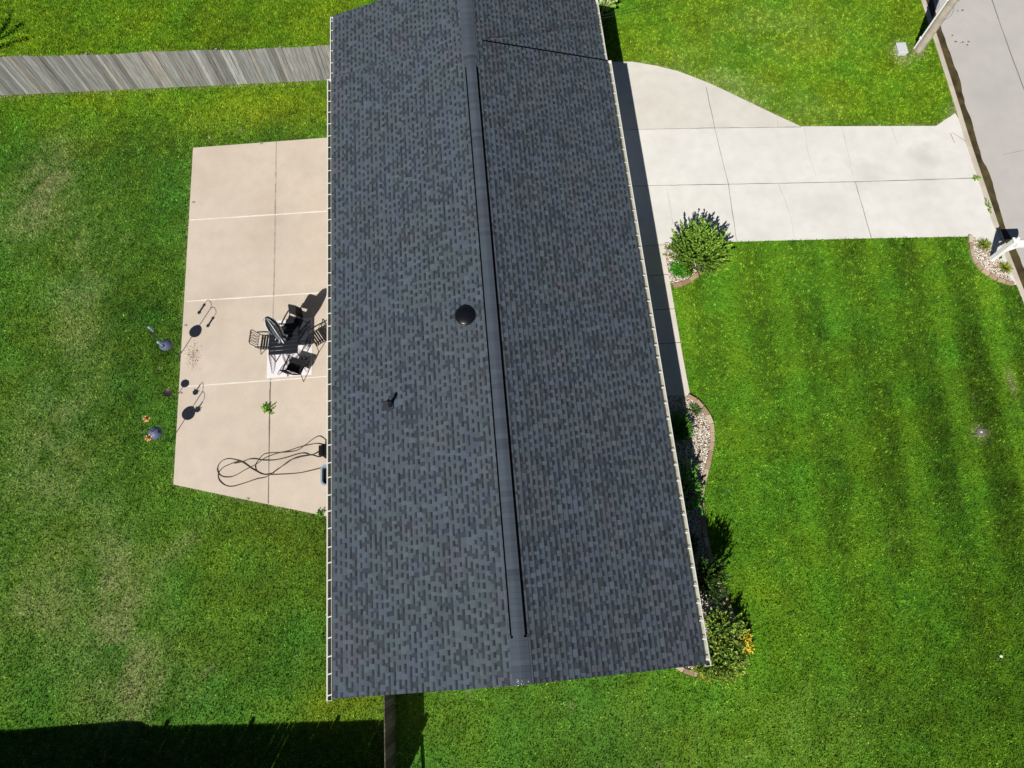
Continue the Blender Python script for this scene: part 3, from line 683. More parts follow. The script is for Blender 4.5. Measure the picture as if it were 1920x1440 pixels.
# ------------------------------------------------------------------ house
RX, RZ = .15, 4.15                   # ridge line
XL, XR, ZE = -4.82, 5.06, 2.72       # shingle edges
Y0, Y1, Y2 = -1.25, 19.08, 22.02
house = thing('house', (0, 0, 0), 0, 'single storey house with grey shingled gable roof and white gutters', 'house')
def shingles(mb, xe, zr, ze, y0, y1, seed):
    r = np.random.default_rng(seed)
    run = abs(xe - RX); sg = 1 if xe > RX else -1; L = math.hypot(run, zr - ze)
    dx, dz = sg * run / L, (ze - zr) / L           # unit vector down the slope
    nx, nz = (zr - ze) / L * sg, run / L           # slope normal
    nc = int(round(L / .154)); ex = L / nc
    def pt(s_, y, up): return (RX + dx * s_ + nx * up, y, zr + dz * s_ + nz * up)
    V = []; Fc = []; C = []
    tones = np.array([(.075, .096, .122), (.069, .088, .112), (.082, .103, .129), (.073, .090, .112), (.054, .068, .087), (.060, .074, .092)])
    tints = np.array([(1.06, .97, 1.0), (.98, 1.02, .98), (.98, 1.0, 1.05), (1, 1, 1), (1.02, 1, .98)])
    for c in range(nc):
        s0, s1 = c * ex, (c + 1) * ex
        y = y0 - r.uniform(0, .2); prev = -1
        ph = r.uniform(0, 50)
        while y < y1:
            wd = (r.uniform(.115, .155) if prev != 0 else r.choice([.09, .12, .15, .20], p=[.3, .35, .25, .1]) * r.uniform(.9, 1.1))
            a, b_ = max(y, y0), min(y + wd, y1); y += wd
            if b_ - a < .01: continue
            typ = r.choice(3, p=[.90, .06, .04])
            if prev == 0 and r.random() < .88: typ = r.choice([1, 1, 1, 2])
            prev = typ
            # blend drops: tint runs in short blotches over neighbouring tabs
            zz = (N4(np.array([a * 1.0]), np.array([s0 + xe * 3.]), .9)[0] + .5) * 5
            tint = tints[int(np.clip(zz, 0, 4.99))]
            cl = tones[r.integers(0, 4)] * tint * r.uniform(.90, 1.10)
            if typ == 2: cl = tones[r.integers(4, 6)] * .92 * tint * r.uniform(.9, 1.1)
            up = .006 if typ == 0 else .002
            k = len(V)
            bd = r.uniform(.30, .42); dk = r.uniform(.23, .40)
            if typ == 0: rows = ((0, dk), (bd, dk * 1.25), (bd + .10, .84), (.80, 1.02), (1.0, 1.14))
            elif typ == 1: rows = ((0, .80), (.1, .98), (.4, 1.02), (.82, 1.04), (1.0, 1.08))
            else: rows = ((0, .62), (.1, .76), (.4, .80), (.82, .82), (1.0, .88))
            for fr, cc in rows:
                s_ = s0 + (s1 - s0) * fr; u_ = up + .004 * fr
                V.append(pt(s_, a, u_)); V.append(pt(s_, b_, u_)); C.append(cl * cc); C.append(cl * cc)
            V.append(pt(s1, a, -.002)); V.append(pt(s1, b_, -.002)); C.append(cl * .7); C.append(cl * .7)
            for j in range(5): Fc.append((k + 2 * j, k + 2 * j + 1, k + 2 * j + 3, k + 2 * j + 2) if sg < 0 else (k + 2 * j, k + 2 * j + 2, k + 2 * j + 3, k + 2 * j + 1))
            if typ == 0:   # sides of the raised tab
                for e_, yv in ((0, a), (1, b_)):
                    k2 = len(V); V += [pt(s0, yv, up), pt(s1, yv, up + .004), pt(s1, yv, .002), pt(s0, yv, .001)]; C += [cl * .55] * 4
                    Fc.append((k2, k2 + 1, k2 + 2, k2 + 3))
    return np.array(V), np.array(Fc), np.array(C)
acc = []
for i, (xe, dz0, dz1, y0, y1) in enumerate(((XL, 0, 0, Y0, Y1), (XR, 0, 0, Y0, Y1), (XL + .04, -.015, -.035, Y1, Y2), (XR - .09, -.015, -.035, Y1, Y2))):
    acc.append(shingles(None, xe, RZ + dz0, ZE + dz1, y0, y1, 40 + i))
off = 0; VV = []; FF = []; CC = []
for a, b_, c in acc: VV.append(a); FF.append(b_ + off); CC.append(c); off += len(a)
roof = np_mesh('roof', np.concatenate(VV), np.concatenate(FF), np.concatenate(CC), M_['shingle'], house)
# deck under the shingles with rake trim
mb = MB()
for xl, xr, zr, ze, y0, y1 in ((XL + .01, XR - .01, RZ - .012, ZE - .012, Y0 + .006, Y1 - .004), (XL + .05, XR - .10, RZ - .027, ZE - .047, Y1 - .002, Y2 - .006)):
    pr = [(xl, ze), (RX, zr), (xr, ze), (xr, ze - .16), (RX, zr - .16), (xl, ze - .16)]
    vs = [(p[0], y0, p[1]) for p in pr] + [(p[0], y1, p[1]) for p in pr]
    mb.add(vs, [(0, 1, 7, 6), (1, 2, 8, 7), (2, 3, 9, 8), (3, 4, 10, 9), (4, 5, 11, 10), (5, 0, 6, 11), (5, 4, 1, 0), (4, 3, 2, 1), (6, 7, 10, 11), (7, 8, 9, 10)])
mb.build('roof_deck', plain('deck_edge', (.05, .055, .065), .8), house)
# ridge caps: overlapping pieces, raised where the vent runs
mb = MB(); vent0, vent1 = -.15, 17.85
y = Y0; i = 0
while y < Y2 - .01:
    e = min(y + .145, Y2); invent = vent0 < y < vent1
    if y < Y1 < e: e = Y1
    hw = .165 if invent else .235; up = .055 if invent else .020
    if y >= Y1: up -= .015
    dp = hw * .288
    k = random.gauss(1, .08); c = np.array((.064, .081, .106)) * k
    if random.random() < .12: c = c * .85
    z = RZ + up; t0, t1 = .0, .0035       # each piece lifts over the next
    vs = []
    for yy_, lift in ((y, t0), (e + .01, t1)):
        for px, pz in ((-hw, -dp), (-hw * .35, -dp * .22), (0, 0), (hw * .35, -dp * .22), (hw, -dp)):
            vs.append((RX + px, yy_, z + pz + lift))
    n = len(vs)
    vs += [(p[0], p[1], p[2] - .012) for p in vs]
    fs = [(j, j + 1, j + 6, j + 5) for j in range(4)] + [(15 + j, 16 + j, 6 + j, 5 + j) for j in range(4)] + [(j + 1, j, 10 + j, 11 + j) for j in range(4)] + [(0, 5, 15, 10), (9, 4, 14, 19)]
    mb.add(vs, fs, 0, c); y = e
# mastic flecks left on the ridge end
for _ in range(14):
    x = RX + random.gauss(0, .09); yv = Y0 + abs(random.gauss(.05, .06)); mb.box((x, yv, RZ + .033 - abs(x - RX) * .288), (random.uniform(.008, .022), random.uniform(.008, .02), .004), mi=1)
mb.build('ridge_cap', [M_['cap'], M_['white']], house)
mb = MB()
for sg, ww in ((-1, .042), (1, .062)):
    vs = []
    for yy_ in (vent0, vent1):
        for px, pz in ((.14, .012), (.14, .040), (.165 + ww, .022), (.165 + ww, -.03)):
            vs.append((RX + sg * px, yy_, RZ - px * .288 + pz))
    mb.add(vs, [(0, 1, 5, 4), (1, 2, 6, 5), (2, 3, 7, 6), (0, 3, 2, 1), (4, 5, 6, 7)])
mb.build('ridge_vent', M_['vent'], house)
# dark strip where the front slope steps
mb = MB(); fz = lambda x: RZ - (x - RX) * (RZ - ZE) / (XR - RX)
mb.add([(x, y, fz(x) + .016) for x in (.62, XR) for y in (Y1 - .055, Y1 - .003)] + [(x, y, fz(x) - .03) for x in (.62, XR) for y in (Y1 - .055, Y1 - .003)], [(0, 2, 3, 1), (4, 5, 7, 6), (0, 4, 6, 2), (1, 3, 7, 5), (0, 1, 5, 4), (2, 6, 7, 3)])
mb.build('step_flashing', M_['vent'], house)
# domed exhaust vent and pipe
def roofz(x): return RZ - abs(x - RX) * ((RZ - ZE) / 4.94)
vx, vy = at2(873, 591, 4.0)
mb = MB(); q = roofz(vx)
mb.lathe([(.19, q - .03), (.19, q + .07)], 28, (vx, vy, 0)); mb.lathe([(.29, q + .05), (.315, q + .055), (.315, q + .085), (.29, q + .10), (.22, q + .135), (.12, q + .16), (.001, q + .168)], 40, (vx, vy, 0))
mb.build('roof_vent', M_['vblack'], house, smooth=True)
mb = MB(); M3 = Matrix.Rotation(math.atan(-.288), 3, 'Y')
mb.box((vx - .03, vy - .06, q + .012), (.56, .50, .012), M=M3); mb.build('vent_flashing', plain('flashing_grey', (.065, .08, .10), .8), house)
px, py = at2(733, 759, 3.25); q = roofz(px)
mb = MB(); mb.tube([(px, py, q - .05), (px, py, q + .42)], .048, 14); mb.lathe([(.10, q - .02), (.085, q + .05), (.052, q + .11)], 18, (px, py, 0)); mb.lathe([(.034, q + .424), (.001, q + .423)], 14, (px, py, 0))
pp = mb.build('vent_pipe', M_['vblack'], house, smooth=False)
mb = MB(); mb.box((px - .08, py - .02, q - .005 + .025), (.34, .28, .010), M=M3); mb.build('pipe_flashing', plain('flashing_dark', (.03, .036, .046), .5), house)
# walls
wl, wr = -4.32, 4.50
mb = MB()
vs = [(wl, -.75, 0), (wr, -.75, 0), (wr, -.75, 2.55), (RX, -.75, 3.95), (wl, -.75, 2.55)]
vs += [(x, 21.45, z) for x, y, z in vs]
mb.add(vs, [(0, 1, 2, 3, 4), (9, 8, 7, 6, 5), (1, 6, 7, 2), (5, 0, 4, 9)])
for k in range(16):                       # lap siding ledges
    z = .2 + k * .15
    mb.box((wl - .006, 10.35, z), (.014, 22.2, .02)); mb.box((wr + .006, 10.35, z), (.014, 22.2, .02))
mb.build('wall', M_['siding'], house)
mb = MB(); mb.box(((wl + XL) / 2, 10.35, 2.54), (.5, 23.1, .012)); mb.box(((wr + XR) / 2, 10.35, 2.54), (.52, 23.1, .012)); mb.build('soffit', M_['white'], house)
def opening(nm, xs_, y, z, wd, ht, mat, frame=True):
    sg = -1 if xs_ < 0 else 1
    mb = MB(); mb.box((xs_ + sg * .025, y, z), (.04, wd, ht)); o = mb.build(nm, mat, house)
    mb = MB()
    for dy in (-wd / 2 - .045, wd / 2 + .045): mb.box((xs_ + sg * .035, y + dy, z), (.06, .085, ht + .18))
    for dz in (-ht / 2 - .045, ht / 2 + .045): mb.box((xs_ + sg * .033, y, z + dz), (.055, wd, .085))
    mb.build('frame', M_['white'], o); return o
opening('garage_door', wr, 16.6, 1.1, 4.8, 2.1, M_['white'])
opening('front_door', wr, 9.4, 1.03, .95, 2.0, plain('door_paint', (.25, .05, .04), .5))
for y in (4.6, 1.2): opening('window', wr, y, 1.5, 1.5, 1.2, M_['glass'])
for y in (15.8, 2.2): opening('window', wl, y, 1.5, 1.4, 1.1, M_['glass'])
opening('patio_door', wl, 11.5, 1.05, 1.9, 2.0, M_['glass'])
# gutters with hangers
def gutter(xo, xi, y0, y1, z, inmat, start, sp=.482, zt=0):
    sg = -1 if xo < xi else 1
    mb = MB(); L = y1 - y0; ym = (y0 + y1) / 2; wd = abs(xi - xo); xm = (xo + xi) / 2
    mb.box((xo - sg * .006, ym, z - .055), (.012, L, .13), mi=0)
    lw = .030 if xo < 0 else .022
    mb.box((xo - sg * .012, ym, z + .014), (lw, L, .012), mi=0)       # rolled lip
    mb.box((xi + sg * .004, ym, z - .05), (.008, L, .14), mi=0)
    mb.box((xm, ym, z - .118), (wd - .02, L, .006), mi=1)
    for yy_ in (y0 - .005, y1 + .005): mb.box((xm, yy_, z - .052), (wd + .012, .012, .138), mi=0)
    g_ = mb.build('gutter', [M_['white'], inmat], house)
    y = y0 + start
    first = None
    while y < y1 - .05:
        if first is None:
            h_ = MB(); s2 = wd
            h_.bar((0, -.015, .020), (-sg * s2, .012, .004), .032, .006); h_.bar((-sg * (s2 - .006), .012, .004), (-sg * (s2 - .006), .012, -.03), .032, .006)
            first = h_.build('gutter_hanger', M_['white'], g_); hg = first
        else:
            hg = first.copy(); S.collection.objects.link(hg); hg.parent = g_
        hg.location = (xo - sg * .005, y + random.uniform(-.04, .04), z); y += sp
    return g_
gutter(-5.0, -4.865, Y0 - .04, Y1 + .05, 2.63, M_['gutin'], .15)
gutter(-4.90, -4.80, Y1 + .07, Y2 + .02, 2.60, M_['gutblack'], .3)
gutter(5.225, 5.075, Y0 - .04, Y1 + .03, 2.63, M_['gutpale'], .15)
gutter(5.10, 4.985, Y1 + .05, Y2 + .02, 2.60, M_['gutpale'], .3)

# ------------------------------------------------------------------ fences
def fence(a, b_, h0, h1, label, pal, mat, side=1, gapp=.0, posts=True, wave=.03, extra_posts=(), backrail=True):
    a, b_ = np.array(a, float), np.array(b_, float); t = b_ - a; L = np.hypot(*t); t /= L; rz = math.atan2(t[1], t[0])
    root = thing('wooden_fence', (a[0], a[1], 0), rz, label, 'fence')
    mb = MB(); s_ = 0
    while s_ < L:
        wd = random.uniform(.128, .146); f = s_ / L
        hh = h0 + (h1 - h0) * f + wave * math.sin(s_ * 1.1) + .6 * wave * math.sin(s_ * 2.7 + 1) + random.uniform(-.008, .008)
        c = np.array(pal[random.randrange(len(pal))]) * random.uniform(.68, 1.28)
        cx = s_ + wd / 2; tk = .018; yv = random.uniform(-.003, .003)
        ch = .022                                             # clipped corners
        p = [(-wd / 2, .03), (wd / 2, .03), (wd / 2, hh - ch), (wd / 2 - ch, hh), (-wd / 2 + ch, hh), (-wd / 2, hh - ch)]
        lean = random.uniform(-.006, .006)
        vs = [(cx + q[0] + lean * q[1], yv - tk / 2, q[1]) for q in p] + [(cx + q[0] + lean * q[1], yv + tk / 2, q[1]) for q in p]
        mb.add(vs, [(0, 1, 2, 3, 4, 5), (11, 10, 9, 8, 7, 6)] + [(i, 6 + i, 6 + (i + 1) % 6, (i + 1) % 6) for i in range(6)], 0, c)
        g_ = .009 if not gapp else .003
        if gapp and random.random() < gapp: g_ = random.uniform(.014, .022)
        s_ += wd + g_
    mb.build('board_panel', mat, root)
    for z in (.35, 1.0, 1.55):
        mb = MB(); mb.box((L / 2, side * .035, z), (L, .04, .085), col=pal[0]); mb.build('rail', mat, root)
    k = 0.05
    pos = []
    while k < L + .01: pos.append((k, -.05)); k += 2.42
    for k, up in (pos if not extra_posts else [(e, .27) for e in extra_posts]):
        f = k / L; mb = MB(); hh = h0 + (h1 - h0) * f + up
        mb.box((k, side * .105, hh / 2), (.09, .09, hh), col=pal[0]); mb.build('post', mat, root)
    return root
GREY = ((.27, .262, .25), (.31, .305, .295), (.23, .225, .215), (.34, .34, .335), (.28, .262, .235), (.25, .255, .25))
BROWN = ((.105, .092, .078), (.085, .075, .064), (.125, .11, .092))
fence((-24, 22.04), (-4.4, 21.53), 2.03, 1.74, 'long weathered grey plank fence between the back lawns', GREY, M_['wood'])
fence((-3.66, -3.72), (-3.62, -.8), 1.80, 1.80, 'short dark brown plank fence running out from under the gable end', BROWN, M_['brownwood'], side=1, wave=.01)
SF0, SF1 = (-24, -2.50), (-3.66, -3.76)
Ls = math.hypot(SF1[0] - SF0[0], SF1[1] - SF0[1])
def sfpos(u, v):
    x, y, _ = at(u, v); bx = x - .88 * 1.08
    return (bx - SF0[0]) * Ls / (SF1[0] - SF0[0])
fence(SF0, SF1, 1.80, 1.80, 'plank fence below the picture whose shadow crosses the lawn', BROWN, M_['brownwood'], side=-1, gapp=.05, wave=.01, extra_posts=[sfpos(312, 1353), sfpos(472, 1348), sfpos(632, 1352), Ls - .05])
# metal framed gate standing open beside the corner post
gt = thing('gate', (-3.73, -4.2, 0), 0, 'open gate frame casting a thin slanting shadow on the lawn', 'gate')
for nm, a, b_ in (('post', (0, 0, 0), (0, 0, 1.8)), ('post', (.02, -1.5, 0), (.02, -1.5, 1.8)), ('rail', (0, -.03, 1.74), (.02, -1.47, 1.74)), ('rail', (0, -.03, .3), (.02, -1.47, .3))):
    mb = MB(); mb.bar(a, b_, .07, .07, col=BROWN[0]); mb.build(nm, M_['brownwood'], gt)
# unseen block below the frame, shaped to cast the lawn corner's shadow
sh = thing('shed', (-15.2, -5.3, 0), R_(-1.5), 'garden shed below the picture shading the lawn corner', 'shed')
mb = MB(); mb.box((0, 0, 1.0), (6.3, 3.6, 2.0)); mb.build('wall', M_['siding'], sh)
mb = MB(); pr = [(-3.4, 2.02), (-3.0, 2.12), (2.5, 2.22), (3.0, 2.17), (3.35, 2.02)]
vs = [(x, -1.95, z) for x, z in pr] + [(x, 1.95, z) for x, z in pr]
mb.add(vs, [(i, i + 1, 6 + i, 5 + i) for i in range(4)] + [(4, 3, 2, 1, 0), (5, 6, 7, 8, 9), (0, 5, 9, 4)]); mb.build('roof', M_['shedroof'], sh)

# ------------------------------------------------------------------ patio set
ZP = .08
rug = MB()
rc = [at2(*p, .09) for p in ((498, 603), (580, 595), (584.5, 702), (500, 709))]
r0 = np.array(rc[3]); ex_ = np.array(rc[2]) - r0; ey_ = np.array(rc[0]) - r0
rw, rl = np.hypot(*ex_), np.hypot(*ey_); rrz = math.atan2(ex_[1], ex_[0])
rug.box((rw / 2, rl / 2, .006), (rw, rl, .010), col=(.82, .80, .82))
def frond(mb, base, ang, L, col, curl=.0, sp=.055, leaf=.17):
    x, y = base; a = ang; n = int(L / sp); lim = lambda p: (min(max(p[0], .03), rw - .03), min(max(p[1], .03), rl - .03))
    for i in range(n):
        x += sp * math.cos(a); y += sp * math.sin(a); a += curl
        if not (.03 < x < rw - .03 and .03 < y < rl - .03): break
        ll = leaf * math.sin(math.pi * (i + 1.5) / (n + 1.5)) + .03
        for sg in (-1, 1):
            b_ = a + sg * 1.0; px, py = -math.sin(b_) * .019, math.cos(b_) * .019
            p0 = (x, y); p1 = (x + math.cos(b_) * ll * .5, y + math.sin(b_) * ll * .5); p2 = (x + math.cos(b_ - sg * .25) * ll, y + math.sin(b_ - sg * .25) * ll)
            pts = [lim(p0), lim((p1[0] - px, p1[1] - py)), lim(p2), lim((p1[0] + px, p1[1] + py))]
            mb.add([(p[0], p[1], .0135) for p in pts], [(0, 1, 2, 3)], 0, col)
INK = (.16, .15, .19); ROSE = (.42, .27, .26)
for bs, an, L, cv, col in (((.2, .1), 1.5, 1.1, .02, (.25, .2, .24)), ((.35, .05), .9, .9, -.02, INK), ((.9, .1), 1.9, .9, .01, INK), ((.45, .9), .3, .8, .03, (.4, .38, .42)), ((1.0, .2), .6, .7, .02, INK), ((.75, .5), .9, .6, .0, (.3, .28, .33)),
                            ((1.4, .05), 1.8, .7, 0, ROSE), ((.3, 1.9), -.4, .9, 0, INK), ((.6, 2.1), -1.0, .8, 0, INK), ((1.1, 1.6), .6, .8, .02, INK), ((1.4, 1.9), -2.2, .8, 0, INK), ((1.0, 1.25), -.2, .7, 0, (.25, .24, .3)), ((.1, 1.3), .9, .8, 0, INK), ((1.3, .9), 1.2, .7, 0, INK)):
    frond(rug, bs, an, L, col, cv)
o = rug.build('rug', M_['rug']); o.location = (r0[0], r0[1], ZP); o.rotation_euler = (0, 0, rrz)
tag(o, 'white outdoor rug with dark palm leaf pattern under the patio table', 'rug')

tc = at2(531.5, 638, .72 + ZP)
table = thing('patio_table', (tc[0], tc[1], ZP), R_(0), 'square dark slatted metal patio table on the palm leaf rug', 'table')
TW, TD = .98, 1.0
mb = MB(); ns = 7
for k in range(ns):
    y = -TD / 2 + (k + .5) * TD / ns; mb.box((0, y, .72), (TW, TD / ns - .012, .022))
mb.build('tabletop', M_['dmetal'], table, bevel=.004)
mb = MB()
for y in (-TD / 2 + .03, TD / 2 - .03): mb.box((0, y, .69), (TW - .02, .04, .035))
for x in (-TW / 2 + .03, TW / 2 - .03): mb.box((x, 0, .688), (.04, TD - .1, .035))
mb.build('frame', M_['dmetal'], table)
for sx_ in (-1, 1):
    for sy_ in (-1, 1):
        mb = MB(); mb.tube([(sx_ * (TW / 2 - .05), sy_ * (TD / 2 - .05), .69), (sx_ * (TW / 2 - .03), sy_ * (TD / 2 - .03), 0.002)], .02, 8); mb.build('leg', M_['dmetal'], table)
# folded umbrella standing in the table
um = thing('patio_umbrella', (tc[0], tc[1], ZP), R_(10), 'folded black and white striped umbrella standing through the patio table', 'umbrella')
mb = MB(); mb.tube([(0, 0, .1), (0, 0, 2.5)], .022, 10); mb.lathe([(.03, 2.5), (.035, 2.53), (.001, 2.57)], 10); mb.build('pole', M_['dmetal'], um)
mb = MB(); mb.lathe([(.24, .02), (.24, .05), (.05, .09), (.04, .3)], 24); mb.build('base', M_['dmetal'], um)
mb = MB(); NP = 48; prof = [(.84, .15), (.95, .17), (1.08, .105), (1.4, .14), (1.8, .155), (2.15, .135), (2.42, .085), (2.54, .03)]
rings = []
for i, (z, r_) in enumerate(prof):
    ring = []
    for k in range(NP):
        g_ = 2 * math.pi * k / NP
        fold = 1 + .36 * math.cos(g_ * 8 + .5 * z) if r_ > .05 else 1
        ring.append((r_ * fold * math.cos(g_ + .25 * z) * (1 if i else .96), r_ * fold * math.sin(g_ + .25 * z), z + (.07 * math.cos(g_ * 8) if i == 0 else 0)))
    rings.append(ring)
for k in range(NP):
    stripe = (k // 2) % 2
    col = (.60, .63, .68) if stripe else (.016, .018, .028)
    for i in range(len(prof) - 1):
        a, b_ = rings[i], rings[i + 1]; k1 = (k + 1) % NP
        mb.add([a[k], a[k1], b_[k1], b_[k]], [(0, 1, 2, 3)], 0, col)
mb.build('canopy', M_['fabric'], um, smooth=True)

def make_chair(label, solid):
    ch = thing('patio_chair', (0, 0, ZP), 0, label, 'chair', 'patio chairs round the table')
    # local: +Y is the front of the seat
    W, D_ = .54, .50
    mb = MB()
    if solid: mb.box((0, .0, .425), (W - .03, D_, .03))
    n = 6
    for k in range(n):
        y = -D_ / 2 + (k + .5) * D_ / n; mb.box((0, y, .43 + .012 * math.cos(k / (n - 1) * math.pi * 2) + (.012 if solid else 0)), (W - .02, D_ / n - (.02 if not solid else .006), .018))
    for x in (-W / 2 + .01, W / 2 - .01): mb.box((x, 0, .418), (.022, D_, .022))
    mb.build('seat', M_['seatfab' if solid else 'cmetal'], ch)
    mb = MB(); lean = .20; hb = .50
    def bp(x, s_): return (x, -D_ / 2 - .01 - lean * s_ / hb * 1.0, .43 + s_)
    mb.tube([bp(-W / 2 + .015, 0), bp(-W / 2 + .015, hb - .05), bp(-W / 2 + .06, hb), bp(W / 2 - .06, hb), bp(W / 2 - .015, hb - .05), bp(W / 2 - .015, 0)], .014, 8)
    mb.tube([bp(-W / 2 + .015, .10), bp(W / 2 - .015, .10)], .010, 6)
    if solid:
        vs = [bp(x, s_) for s_ in (.08, .2, .34, hb - .01) for x in (-W / 2 + .02, 0, W / 2 - .02)]
        vs = [(p[0], p[1] - (.03 if p[0] == 0 else 0), p[2]) for p in vs]
        vs2 = [(p[0], p[1] - .012, p[2]) for p in vs]
        fs = [(3 * i + j, 3 * i + j + 1, 3 * i + j + 4, 3 * i + j + 3) for i in range(3) for j in range(2)]
        mb.add(vs, fs, 1); mb.add(vs2, [f[::-1] for f in fs], 1)
    else:
        for x in (-.15, -.05, .05, .15):      # looped ornamental splats
            pts = []
            for k in range(13):
                g_ = 2 * math.pi * k / 12; pts.append(bp(x + .036 * math.cos(g_), .29 + .17 * math.sin(g_)))
            mb.tube(pts, .009, 6, cap=False)
        mb.tube([bp(-W / 2 + .015, hb - .035), bp(W / 2 - .015, hb - .035)], .009, 6)
    mb.build('backrest', [M_['cmetal'], M_['seatfab']], ch)
    for sg in (-1, 1):
        x = sg * (W / 2 + .01); mb = MB()
        mb.bar((x, D_ / 2 - .02, .64), (x, -D_ / 2 + .12, .655), .045, .016); mb.bar((x, -D_ / 2 + .12, .655), (x * .98, -D_ / 2 - .09, .64), .04, .016)
        mb.tube([(x, D_ / 2 - .02, .635), (x, D_ / 2 - .03, .43)], .012, 6); mb.build('armrest', M_['cmetal'], ch)
        mb = MB(); mb.tube([(x * .97, D_ / 2 - .03, .43), (x * 1.05, D_ / 2 + .03, 0.003)], .013, 8); mb.build('leg', M_['cmetal'], ch)
        mb = MB(); mb.tube([(x * .97, -D_ / 2 + .02, .43), (x * 1.05, -D_ / 2 - .10, 0.003)], .013, 8); mb.build('leg', M_['cmetal'], ch)
    return ch
def face(dx, dy): return math.atan2(-dx, dy)
c1 = make_chair('slatted metal chair with looped back tucked into the lawn side of the table', False)
p = at2(507, 646, ZP + .2); c1.location = (*p, ZP); c1.rotation_euler = (0, 0, face(1, -.10))
c2 = copy_tree(c1); c2['label'] = 'slatted metal chair nearest the house gutter'
p = at2(599, 634, ZP + .3); c2.location = (*p, ZP); c2.rotation_euler = (0, 0, face(-.86, -.50))
c3 = make_chair('black solid seat chair beyond the folded umbrella', True)
p = at2(551, 609, ZP + .35); c3.location = (*p, ZP); c3.rotation_euler = (0, 0, face(-.42, -.9))
c4 = copy_tree(c3); c4['label'] = 'black solid seat chair on the near edge of the rug'
p = at2(556, 686, ZP + .4); c4.location = (*p, ZP); c4.rotation_euler = (0, 0, face(.40, .92))

# ------------------------------------------------------------------ hose, tub, reel
def zc(pts): return [at2(380 + a * 260 / 1440, 720 + b_ * 260 / 1440, ZP) for a, b_ in pts]
def catmull(p, n=8):
    p = [np.array(q, float) for q in p]; out = []
    for i in range(len(p) - 1):
        a, b_, c, e = p[max(i - 1, 0)], p[i], p[i + 1], p[min(i + 2, len(p) - 1)]
        for k in range(n):
            t_ = k / n; out.append(.5 * ((2 * b_) + (-a + c) * t_ + (2 * a - 5 * b_ + 4 * c - e) * t_ ** 2 + (-a + 3 * b_ - 3 * c + e) * t_ ** 3))
    out.append(p[-1]); return out
h1 = [(1330, 845), (1130, 900), (960, 930), (690, 944), (600, 925), (520, 885), (440, 830), (370, 795), (270, 778), (190, 810), (155, 880), (180, 945), (250, 970), (330, 955), (450, 890), (560, 832), (650, 770), (760, 727), (880, 700), (980, 665), (1100, 635), (1190, 620), (1260, 640), (1285, 665),
      (1180, 722), (1100, 745), (1000, 765), (900, 800), (780, 890), (700, 940), (620, 938), (560, 905), (500, 868), (420, 815), (370, 808), (300, 830), (220, 865), (165, 930), (175, 1000), (230, 1050), (310, 1066), (420, 1035), (560, 990), (650, 970), (700, 945), (770, 890), (860, 835), (950, 773), (1050, 748), (1140, 742), (1210, 760), (1265, 735), (1290, 690),
      (1290, 640), (1285, 590), (1220, 545), (1150, 570), (1060, 640), (980, 690), (860, 712), (690, 718), (620, 745), (560, 820), (550, 870), (575, 915), (640, 940), (740, 925)]
h2 = [(1290, 655), (1210, 700), (1130, 738), (1060, 722), (1000, 727), (860, 770), (720, 795), (620, 793), (560, 782), (480, 785), (420, 810), (330, 830)]
mb = MB()
for i, hh in enumerate((h1, h2)):
    pts = catmull(zc(hh)); n = len(pts)
    mb.tube([(q[0], q[1], ZP + .014 + .012 * math.sin(k * .21) ** 2 + .008 * i) for k, q in enumerate(pts)], .0125, 6)
tag(mb.build('garden_hose', M_['hose'], smooth=True), 'long dark hose lying in loose loops across the patio', 'hose')
rx_, ry_ = at2(617, 845, .3)
rl_ = thing('hose_reel', (rx_, ry_, ZP), 0, 'black hose reel box half under the gutter with hose ends in it', 'hose reel')
mb = MB(); mb.box((0, .0, .2), (.36, .42, .36)); mb.build('housing', M_['vmatt'], rl_, bevel=.02)
mb = MB(); mb.tube([(-.22, -.16, .3), (-.22, .16, .3)], .10, 14); mb.build('drum', M_['vmatt'], rl_)
mb = MB(); mb.tube([(-.17, .2, .36), (-.17, .2, .46), (-.17, -.2, .46), (-.17, -.2, .36)], .014, 8); mb.build('handle', M_['vmatt'], rl_)
tx, ty = at2(622, 891, .3)
tb = thing('plastic_tub', (tx - .08, ty, ZP), 0, 'blue grey plastic tub half under the gutter beside the hose reel', 'tub')
def rrect(hx, hy, r_, z, n=6):
    out = []
    for cx, cy, a0 in ((hx - r_, hy - r_, 0), (-hx + r_, hy - r_, 90), (-hx + r_, -hy + r_, 180), (hx - r_, -hy + r_, 270)):
        for k in range(n + 1): a = R_(a0 + 90 * k / n); out.append((cx + r_ * math.cos(a), cy + r_ * math.sin(a), z))
    return out
mb = MB(); rings = [rrect(.17, .26, .12, .0), rrect(.22, .32, .14, .33), rrect(.25, .35, .15, .335), rrect(.25, .35, .15, .36), rrect(.20, .30, .13, .36), rrect(.15, .24, .11, .03)]
vs = sum(rings, []); n = len(rings[0])
mb.add(vs, [(i * n + k, i * n + (k + 1) % n, (i + 1) * n + (k + 1) % n, (i + 1) * n + k) for i in range(5) for k in range(n)] + [tuple(range(n - 1, -1, -1)), tuple(5 * n + k for k in range(n))])
mb.build('tub_body', M_['tub'], tb, smooth=False)
mb = MB(); mb.poly([(p[0], p[1]) for p in rrect(.165, .255, .11, 0)], .2, .24); mb.build('contents', M_['vmatt'], tb)  # dark sheet set inside the tub

